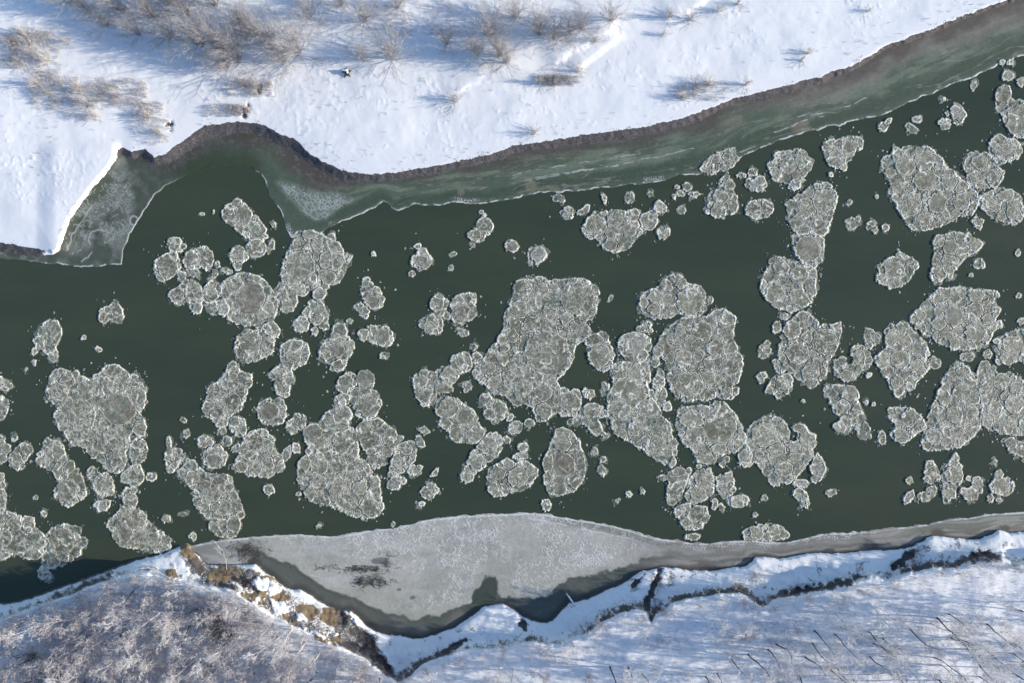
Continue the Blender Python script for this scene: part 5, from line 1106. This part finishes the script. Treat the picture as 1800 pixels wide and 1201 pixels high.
# tall bare trees on the southern terrace
DARK = [tree_meshes(100 + i, 9.6 + .8 * (i % 3), .46, .05 + .02 * (i % 4), 9 + i % 3, BARK, TWIG) for i in range(6)]
PALE = [tree_meshes(140 + i, 9.0 + 1.2 * (i % 3), .25, .12, 14, (TWIG, BARK, TWIG_PINK)[i % 3], TWIG_PINK if i % 2 else TWIG) for i in range(6)]
BUSHY = [tree_meshes(180 + i, 5.5 + .8 * i, .12, .1, 15, WILLOW, TWIG_PINK if i != 1 else TWIG) for i in range(4)]

dark_bases = pts("1431,1109 1429,1131 1467,1116 1365,1133 1415,1155 1528,1112 1535,1132 1552,1123 1530,1155 1600,1106 1648,1087 1667,1080 1642,1156 1733,1142 1780,1148 1770,1173 1575,1182 1472,1175 1461,1179 1722,1190 1405,1188 1350,1143 1287,1160 1315,1150 1105,1175 1128,1185 1072,1172 1680,1120 1670,1121 1700,1141 1735,1098 1795,1074 1784,1130 1240,1190 1650,1195 1500,1195")
rr = random.Random(31)
for k, (px, py) in enumerate(dark_bases):
    z = ground_z(px, py) ; i = rr.randrange(6)
    others = sorted(((px - a) ** 2 + (py - b) ** 2) ** .5 for a, b in dark_bases)
    rank_x = int((dark_bases[:, 0] > px).sum()); rank_y = int((dark_bases[:, 1] > py).sum())
    place('bare_tree', [('trunk', DARK[i][0]), ('crown', DARK[i][1])], px, py, z, rr.uniform(0, 6.28), rr.uniform(.85, 1.1),
          f'dark-trunked frosted bare tree, number {rank_x + 1} counted from the right, southern wood', 'tree', 'dark-trunked bare trees of the southern wood')

def scatter(n, box, seed, gap, test):
    r_ = random.Random(seed); out = []
    tries = 0
    while len(out) < n and tries < n * 60:
        tries += 1
        x, y = r_.uniform(box[0], box[2]), r_.uniform(box[1], box[3])
        if not test(x, y): continue
        if any((x - a) ** 2 + (y - b) ** 2 < gap * gap for a, b in out): continue
        out.append((x, y))
    return out

def on_terrace(x, y, d=8):
    return float(sdist(np.array([x]), np.array([y]), PLATEAU)[0]) > d

# the dense wood left of the clay gully: crowns nobody can tell apart
for k, (px, py) in enumerate(scatter(150, (-10, 1035, 690, 1250), 51, 16, lambda x, y: on_terrace(x, y, 8) and y > 1038 + max(0, x - 330) * .16)):
    M = PALE[rr.randrange(6)] if rr.random() < .62 else BUSHY[rr.randrange(4)]
    place('bare_tree', [('trunk', M[0]), ('crown', M[1])], px, py, ground_z(px, py), rr.uniform(0, 6.28), rr.uniform(.75, 1.1),
          'frosted pinkish grey bare tree in the dense wood left of the clay gully', 'tree', 'dense wood left of the clay gully')
# the open wood to the right, and its neighbours beyond the frame whose shadows reach in
for k, (px, py) in enumerate(scatter(120, (690, 1055, 2020, 1290), 52, 19, lambda x, y: on_terrace(x, y, 26 if x > 760 else 12))):
    M = PALE[rr.choice((0, 2, 4))] if rr.random() < .55 else BUSHY[rr.randrange(4)]
    place('bare_tree', [('trunk', M[0]), ('crown', M[1])], px, py, ground_z(px, py), rr.uniform(0, 6.28), rr.uniform(.55, .95),
          'pale frosted bare tree in the open wood right of the clay gully', 'tree', 'open wood right of the clay gully')

# shrubs
def shrub_mesh(seed, h, stems, flare, mat, kids=(4, 6)):
    rng = random.Random(seed); s_ = Soup()
    for k in range(stems):
        az = rng.uniform(0, 6.28); a = abs(rng.gauss(0, flare))
        d = Vector((math.sin(a) * math.cos(az), math.sin(a) * math.sin(az), math.cos(a)))
        limb(s_, rng, Vector((rng.gauss(0, .22), rng.gauss(0, .22), -.1)), d, h * rng.uniform(.6, 1.1), (.018 + h * .0042) if h > 2 else .024, 2 if h > 2 else 1, .03, 3, 3, kids, (.3, .6), .12)
    return s_.mesh('stems', mat)
SHRUB = [shrub_mesh(300 + i, 5.4 + .5 * i, 36, .62, WILLOW, (4, 6)) for i in range(4)]
LOW = [shrub_mesh(320 + i, 1.9, 34, .75, REED if i % 2 else WILLOW, (3, 4)) for i in range(4)]

NORTH_SHRUBS = """
690,102,1.05|big round grey willow right of the snow-capped stump
640,106,.7|smaller willow touching the big round willow's left side
525,92,1.25|big spreading willow above left of the snow-capped stump
482,78,1.0|willow leaning left of the big spreading willow
642,36,1.0|willow with long shadow lines near the northern top edge
785,78,.75|thin lone willow over a blue shadow
862,62,1.1|brownish willow in the middle of the northern snowfield
880,98,.85|willow just below the brownish middle willow
975,66,.95|left end willow of the ridge thicket
1000,60,.8|second willow of the ridge thicket from the left
1022,50,.7|third willow of the ridge thicket from the left
948,60,.8|willow at the back left of the ridge thicket
1075,36,.75|round tan willow ending the ridge thicket on the right
390,84,1.3|largest grey willow of the left thicket
420,104,1.1|dark willow at the right of the left thicket
355,78,1.1|middle willow of the left thicket
300,66,1.0|dark-centred willow at the left of the left thicket
270,30,1.0|brown willow above the left thicket
215,20,1.0|pale brown willow left of the upper brown willow
330,22,.9|willow between the upper brown willow and the thicket
425,40,.9|willow behind the left thicket's right end
160,20,.7|small willow by the deep blue shadow at upper left
400,120,.8|low willow at the left thicket's lower edge
130,5,.9|grey willow at the far upper left corner of the thicket
190,45,.7|small grey willow over the left blue shade
245,60,.8|grey willow between the blue shade and the dark-centred one
300,5,1.0|grey willow at the top edge above the left thicket
380,10,1.0|brown-grey willow at the top edge behind the thicket
450,62,1.0|dense grey willow joining the thicket to the leaning willow
500,110,.9|low grey willow under the big spreading willow
545,30,.8|faint willow above the big spreading willow
600,10,.7|faint small willow at the top edge right of centre left
700,12,.7|small willow right of the one with long shadow lines
905,30,.8|faint willow behind the ridge thicket's left end
890,110,.7|low brown willow in front of the brownish middle willow
840,95,.8|grey willow left of the brownish middle willow
"""
for k, line in enumerate(NORTH_SHRUBS.strip().splitlines()):
    a_, lab_ = line.split('|'); px, py, sc = map(float, a_.split(','))
    place('willow_shrub', [('stems', SHRUB[k % 4])], px, py, ground_z(px, py), rr.uniform(0, 6.28), sc * .95, lab_, 'shrub', 'willow shrubs in the northern snowfield')

CLUMPS = """
20,75,1.3|sunlit dry clump at the far left of the reed bed
48,62,1.2|dry clump in the top of the left reed bed
60,95,1.4|pale dry clump in the middle of the left reed bed
85,105,1.3|dry clump right of the middle of the left reed bed
40,110,1.1|dry clump low in the left reed bed
70,150,1.5|long-shadowed dry clump above the snow spit
88,165,1.2|dry clump beside the long-shadowed one above the spit
140,160,1.5|brown dry clump above the spit's upper end
155,185,1.6|largest dry clump above the spit's upper end
170,205,1.1|small dry clump closest to the spit's upper end
205,170,1.1|dry clump right of the largest spit clump
262,205,1.2|dry clump over blue shade above the bay
280,235,1.0|dry clump right above the bay's dark rim
120,75,1.0|lone dry clump inside the deep blue shadow
430,150,1.1|dry clump under the left thicket's right end
455,155,.9|dark dry clump on the little step below the big willow
800,178,1.3|lone upright dry clump in the smooth middle snow
950,146,1.2|dry clump at the left end of the wind-cut step
975,148,1.0|dry clump in the middle of the wind-cut step
1016,126,1.0|dry clump at the bright crest of the wind-cut step
1045,72,1.0|dry clump below the ridge thicket's right end
1175,30,1.2|dry clump with a blue shadow right of the ridge thicket
1213,34,1.2|dry clump second to the right of the ridge thicket
1262,20,.9|dry clump farthest to the right of the ridge thicket
1296,8,.8|small dry clump at the top right of the snowfield
1165,62,.7|thin dry clump in open snow below the blue shadow
1225,155,1.2|wide dry clump near the northern bank's bend
1245,150,1.1|right-hand dry clump near the northern bank's bend
1200,172,1.1|left-hand dry clump near the northern bank's bend
1310,150,1.0|dry clump on the lip of the northern bank
940,235,1.0|dry clump just above the bank at the middle
1420,94,.8|lone dry clump with thin shadow on the right snowfield
1408,107,.6|small dry clump under the lone right snowfield clump
1525,20,.6|tiny dry clump high on the right snowfield
1325,1010,1.0|dry clump on the snowy beach under the eastern scarp
1290,1030,1.1|dry clump below the scarp's eastern bend
"""
for k, line in enumerate(CLUMPS.strip().splitlines()):
    a_, lab_ = line.split('|'); px, py, sc = map(float, a_.split(','))
    place('weed_clump', [('stems', LOW[k % 4])], px, py, ground_z(px, py), rr.uniform(0, 6.28), sc, lab_, 'dry plants', 'dry weed clumps in the snow')

# fine dead weeds and tussocks poking through the snow: too many to count
BEDS = ((35, 90, 55, 32), (62, 85, 45, 35), (85, 155, 28, 40), (150, 175, 38, 38), (215, 165, 45, 25), (265, 215, 32, 38), (1235, 162, 50, 16), (985, 142, 45, 9), (735, 30, 80, 36), (250, 25, 120, 28), (440, 155, 40, 14), (400, 195, 40, 10))
def weeds():
    rng = random.Random(5); s_ = Soup()
    N = 9000
    x = np.array([rng.uniform(-20, 1820) for _ in range(N)]); y = np.array([rng.choice((rng.uniform(-10, 310), rng.uniform(980, 1215))) for _ in range(N)])
    for k in range(4200):
        a, b, p_, q_ = BEDS[k % len(BEDS)]; x[k] = a + rng.uniform(-1, 1) * p_; y[k] = b + rng.uniform(-1, 1) * q_
    dn = sdist(x, y, NORTH); dp = sdist(x, y, PLATEAU); ds = sdist(x, y, SOUTH)
    dens = fbm(x, y, 45, 990, 3); dens2 = fbm(x, y, 22, 991, 3)
    for k in range(N):
        if dn[k] > 2: pr = .10 + .9 * max(0, 1 - abs(dn[k] - 14) / 22) * (dens[k] > .46) + .8 * (dens[k] > .58) * (x[k] < 700)
        elif dp[k] > -2: pr = .75 if dp[k] < 14 else .28
        elif ds[k] > 2: pr = .06
        else: continue
        bed = any(((x[k] - a) / p_) ** 2 + ((y[k] - b) / q_) ** 2 < 1.3 - 1.5 * abs(dens2[k] - .5) for a, b, p_, q_ in BEDS)
        if bed: pr = .25 + .75 * (dens2[k] > .48)
        if rng.random() > pr: continue
        z = ground_z(x[k], y[k]); X, Y = at(x[k], y[k], z)
        hh = rng.uniform(.2, .55) * (1.9 if bed else 1.3 if dp[k] > -2 and dp[k] < 10 else 1)
        for j in range(rng.randint(2, 5)):
            a = rng.uniform(0, 6.28); l = rng.uniform(.1, .7) * hh
            b = Vector((X + rng.uniform(-.2, .2), Y + rng.uniform(-.2, .2), z - .05))
            s_.tube([b, b + Vector((l * .4 * math.cos(a), l * .4 * math.sin(a), hh * .6)), b + Vector((l * math.cos(a), l * math.sin(a), hh))], [.02, .016, .01], 3)
    tag(link('dead_weeds', s_.mesh('dead_weeds', REED)), kind='stuff', label='dead weeds poking through the snow along the banks')
weeds()

# frosted brush hanging along the scarp's lip
BRUSH = [shrub_mesh(340 + i, 2.2, 14, .7, TWIG if i % 2 else TWIG_PINK, (4, 5)) for i in range(4)]
lip = chaikin(SCARP[(SCARP[:, 0] > -20) & (SCARP[:, 0] < 1840)], 1, False)
acc = 0.0; cnt = 0
for i in range(len(lip) - 1):
    acc += float(np.hypot(*(lip[i + 1] - lip[i])))
    if acc > 24:
        acc = 0; px, py = lip[i] + np.array((rr.uniform(-6, 6), rr.uniform(4, 14)))
        place('frosted_bush', [('stems', BRUSH[cnt % 4])], px, py, ground_z(px, py), rr.uniform(0, 6.28), rr.uniform(.6, 1.05),
              'low frosted bush on the lip of the dark earth scarp', 'bush', 'frosted bushes along the scarp lip'); cnt += 1

# dark brush growing out of the scarp
SCRUB = [shrub_mesh(360 + i, 1.7, 15, .95, TWIG_DARK if i % 2 else WOOD, (3, 5)) for i in range(4)]
for k, (bx, by) in enumerate(pts("1378,1040 1390,1034 1402,1036 1415,1030 1428,1034 1440,1028 1455,1030 1468,1022 1482,1024 1496,1014 1510,1012 1570,998 1582,992 1594,996 1604,986 1610,972 1596,972 1690,990 1702,982 1716,974 1728,972 1742,978 1560,1008 1010,1112 1024,1108 1038,1098 1050,1084 1064,1078 1078,1076 1092,1072 1106,1066 1150,1050 1156,1030 1152,1012 1142,1074 860,1136 880,1132 905,1126 790,1142 770,1148 845,1138 640,1115 652,1128 664,1142 676,1160 686,1176 600,1096 610,1082 1205,1048 1225,1044 1262,1036 1296,1034 1240,1040 1640,992 1660,994 1775,984 415,1012 432,1018 446,968 452,962")):
    place('dark_scrub', [('stems', SCRUB[k % 4])], bx, by, ground_z(bx, by), rr.uniform(0, 6.28), rr.uniform(.65, 1.1),
          'dark leafless scrub rooted in the earth scarp of the southern bank', 'scrub', 'dark scrub along the southern scarp')

for k, (bx, by) in enumerate(pts("385,1086 397,1100 372,1078 405,1112 388,1110 100,1166 62,1152 112,1182 85,1178 140,1142")):
    place('dark_scrub', [('stems', SCRUB[k % 4])], bx, by, ground_z(bx, by), rr.uniform(0, 6.28), rr.uniform(1.4, 1.9),
          'dark brown thicket bush among the frosted trees of the western wood', 'scrub', 'dark thicket bushes of the western wood')

# fine frosted underbrush over the terrace: countless sprigs in one object
def underbrush(name, label, na, nb, mat, sd_):
    rg = np.random.RandomState(sd_)
    def strew(n, box):
        x = rg.uniform(box[0], box[2], n); y = rg.uniform(box[1], box[3], n)
        ok = sdist(x, y, PLATEAU) > rg.uniform(-3, 14, n)
        ok &= fbm(x, y, 30, 960 + sd_, 3) > rg.uniform(.30, .52, n)
        return x[ok], y[ok]
    xa, ya = strew(na, (-20, 1010, 720, 1225)); xb, yb = strew(nb, (690, 980, 1830, 1225))
    x = np.r_[xa, xb]; y = np.r_[ya, yb]
    n = len(x)
    L = np.r_[rg.uniform(.4, 1.5, len(xa)), rg.uniform(.2, .7, len(xb))]
    j = np.clip(np.searchsorted(ys, y), 1, len(ys) - 1); i = np.clip(np.searchsorted(xs, x), 1, len(xs) - 1)
    z = GH[j, i]; k = S * (H - z) / H
    B = np.stack([(x - 900) * k, (600.5 - y) * k, z - .03], 1)
    az = rg.uniform(0, 2 * np.pi, n); ti = np.abs(rg.normal(0, .6, n))
    D = np.stack([np.sin(ti) * np.cos(az), np.sin(ti) * np.sin(az), np.cos(ti)], 1)
    T = B + D * L[:, None]
    r = .012 + .010 * L
    V = np.empty((n, 4, 3))
    for q in range(3):
        a_ = az + 2 * np.pi * q / 3
        V[:, q] = B + np.stack([np.cos(a_) * r, np.sin(a_) * r, 0 * r], 1)
    V[:, 3] = T
    me = bpy.data.meshes.new(name)
    me.vertices.add(n * 4); me.vertices.foreach_set('co', V.astype(np.float32).ravel())
    f = (np.arange(n)[:, None, None] * 4 + np.array([[0, 1, 3], [1, 2, 3], [2, 0, 3]])[None]).reshape(-1, 3).astype(np.int32)
    me.loops.add(f.size); me.loops.foreach_set('vertex_index', f.ravel())
    me.polygons.add(len(f)); me.polygons.foreach_set('loop_start', np.arange(0, f.size, 3, dtype=np.int32)); me.polygons.foreach_set('loop_total', np.full(len(f), 3, np.int32))
    me.update(); me.materials.append(mat)
    tag(link(name, me), kind='stuff', label=label)
underbrush('frosted_underbrush', 'fine frosted underbrush covering the wooded terrace', 13000, 17000, TWIG, 12)
underbrush('brown_underbrush', 'fine mauve brown underbrush among the frosted trees', 17000, 11000, TWIG_BROWN, 13)

# ------------------------------------------------------------------ odds and ends
def debris(label, px, py, dx, dy, n, seed, spread=1.0, mat=TWIG_DARK):
    rng = random.Random(seed); s_ = Soup()
    for k in range(n):
        u, v = rng.gauss(0, .45), rng.gauss(0, .45)
        c = Vector((u * dx * S, -v * dy * S, .05 + abs(rng.gauss(0, .08))))
        a = rng.gauss(math.atan2(-(dy - 8) * 0, dx) + .25, .7) ; L = rng.uniform(.3, 1.4) * spread
        d = Vector((math.cos(a), math.sin(a), rng.uniform(-.1, .25))).normalized()
        limb(s_, rng, c - d * L * .5, d, L, rng.uniform(.02, .05), 1, 0, 2, 3, (2, 4), (.4, .9), .2)
    X, Y = at(px, py)
    root = link('driftwood_pile', s_.mesh('driftwood_pile', mat), None, (X, Y, .03))
    tag(root, label, 'driftwood', 'driftwood frozen onto the southern ice shelf')
debris('upper long dark driftwood tangle frozen on the pale ice shelf', 636, 1000, 46, 6, 110, 1)
debris('lower dark driftwood tangle on the pale ice shelf', 652, 1023, 36, 11, 130, 2)
debris('loose dark twigs beside the green patch on the pale shelf', 682, 992, 14, 22, 28, 3)
debris('thin scatter of twigs left of the two driftwood tangles', 568, 997, 18, 6, 14, 4, .6)
debris('dark broken brush caught at the pale shelf tip by the clay bank', 438, 968, 36, 22, 75, 5, 1.3)

def fallen_log():
    s_ = Soup(); X, Y = at(1000, 1048, .5); root = empty('fallen_log', (X, Y, .35))
    tag(root, 'short snow-topped log jutting from the southern bank onto the ice', 'log')
    s_.tube([(-.75, .9, -.1), (-.2, .2, .1), (.4, -.6, .35), (.75, -1.1, .45)], [.12, .17, .19, .2], 7)
    s_.tube([(-.1, .05, .12), (-.6, .1, .25)], [.06, .03], 5)
    link('trunk', s_.mesh('trunk', WOOD), root)
    c_ = Soup(); c_.tube([(-.5, .55, .1), (-.1, .05, .24), (.4, -.6, .5), (.75, -1.1, .62)], [.05, .13, .15, .14], 7)
    link('snow_cover', c_.mesh('snow_cover', SNOWCAP), root)
fallen_log()

def stump():
    z = ground_z(610, 128); X, Y = at(610, 128, z); root = empty('tree_stump', (X, Y, z))
    tag(root, 'dark snow-capped stump in the shade between two big willows', 'stump')
    s_ = Soup(); s_.tube([(0, 0, -.2), (.02, 0, .3), (.05, .02, .75)], [.5, .42, .38], 9)
    for a in (0.4, 1.7, 3.0, 4.2, 5.4): s_.tube([(0, 0, .3), (.5 * math.cos(a), .5 * math.sin(a), .2), (.95 * math.cos(a), .95 * math.sin(a), -.1)], [.2, .14, .07], 6)
    link('wood', s_.mesh('wood', BARK), root)
    c_ = Soup(); 
    for (u, v, r_) in ((.1, .1, .3), (-.15, .12, .22), (.2, -.18, .2), (-.55, .2, .14)): c_.tube([(u, v, .55), (u, v, .82), (u, v, .92)], [r_, r_ * .9, r_ * .3], 8)
    link('snow_cap', c_.mesh('snow_cap', SNOWCAP), root)
stump()

def sapling(px, py, az, L, seed, label):
    rng = random.Random(seed); s_ = Soup()
    z = max(ground_z(px, py), .05); X, Y = at(px, py, z)
    d = Vector((math.cos(az), math.sin(az), .75)).normalized()
    limb(s_, rng, Vector((0, 0, -.1)), d, L, .045, 2, .03, 4, 4, (3, 4), (.3, .6), .1)
    tag(link('leaning_sapling', s_.mesh('leaning_sapling', TWIG), None, (X, Y, z)), label, 'sapling')
sapling(398, 1002, 1.25, 6.5, 61, 'thin pale bare sapling leaning over the pale shelf tip')
sapling(300, 1018, 2.2, 5.0, 62, 'bare sapling leaning out over the dark water by the clay point')
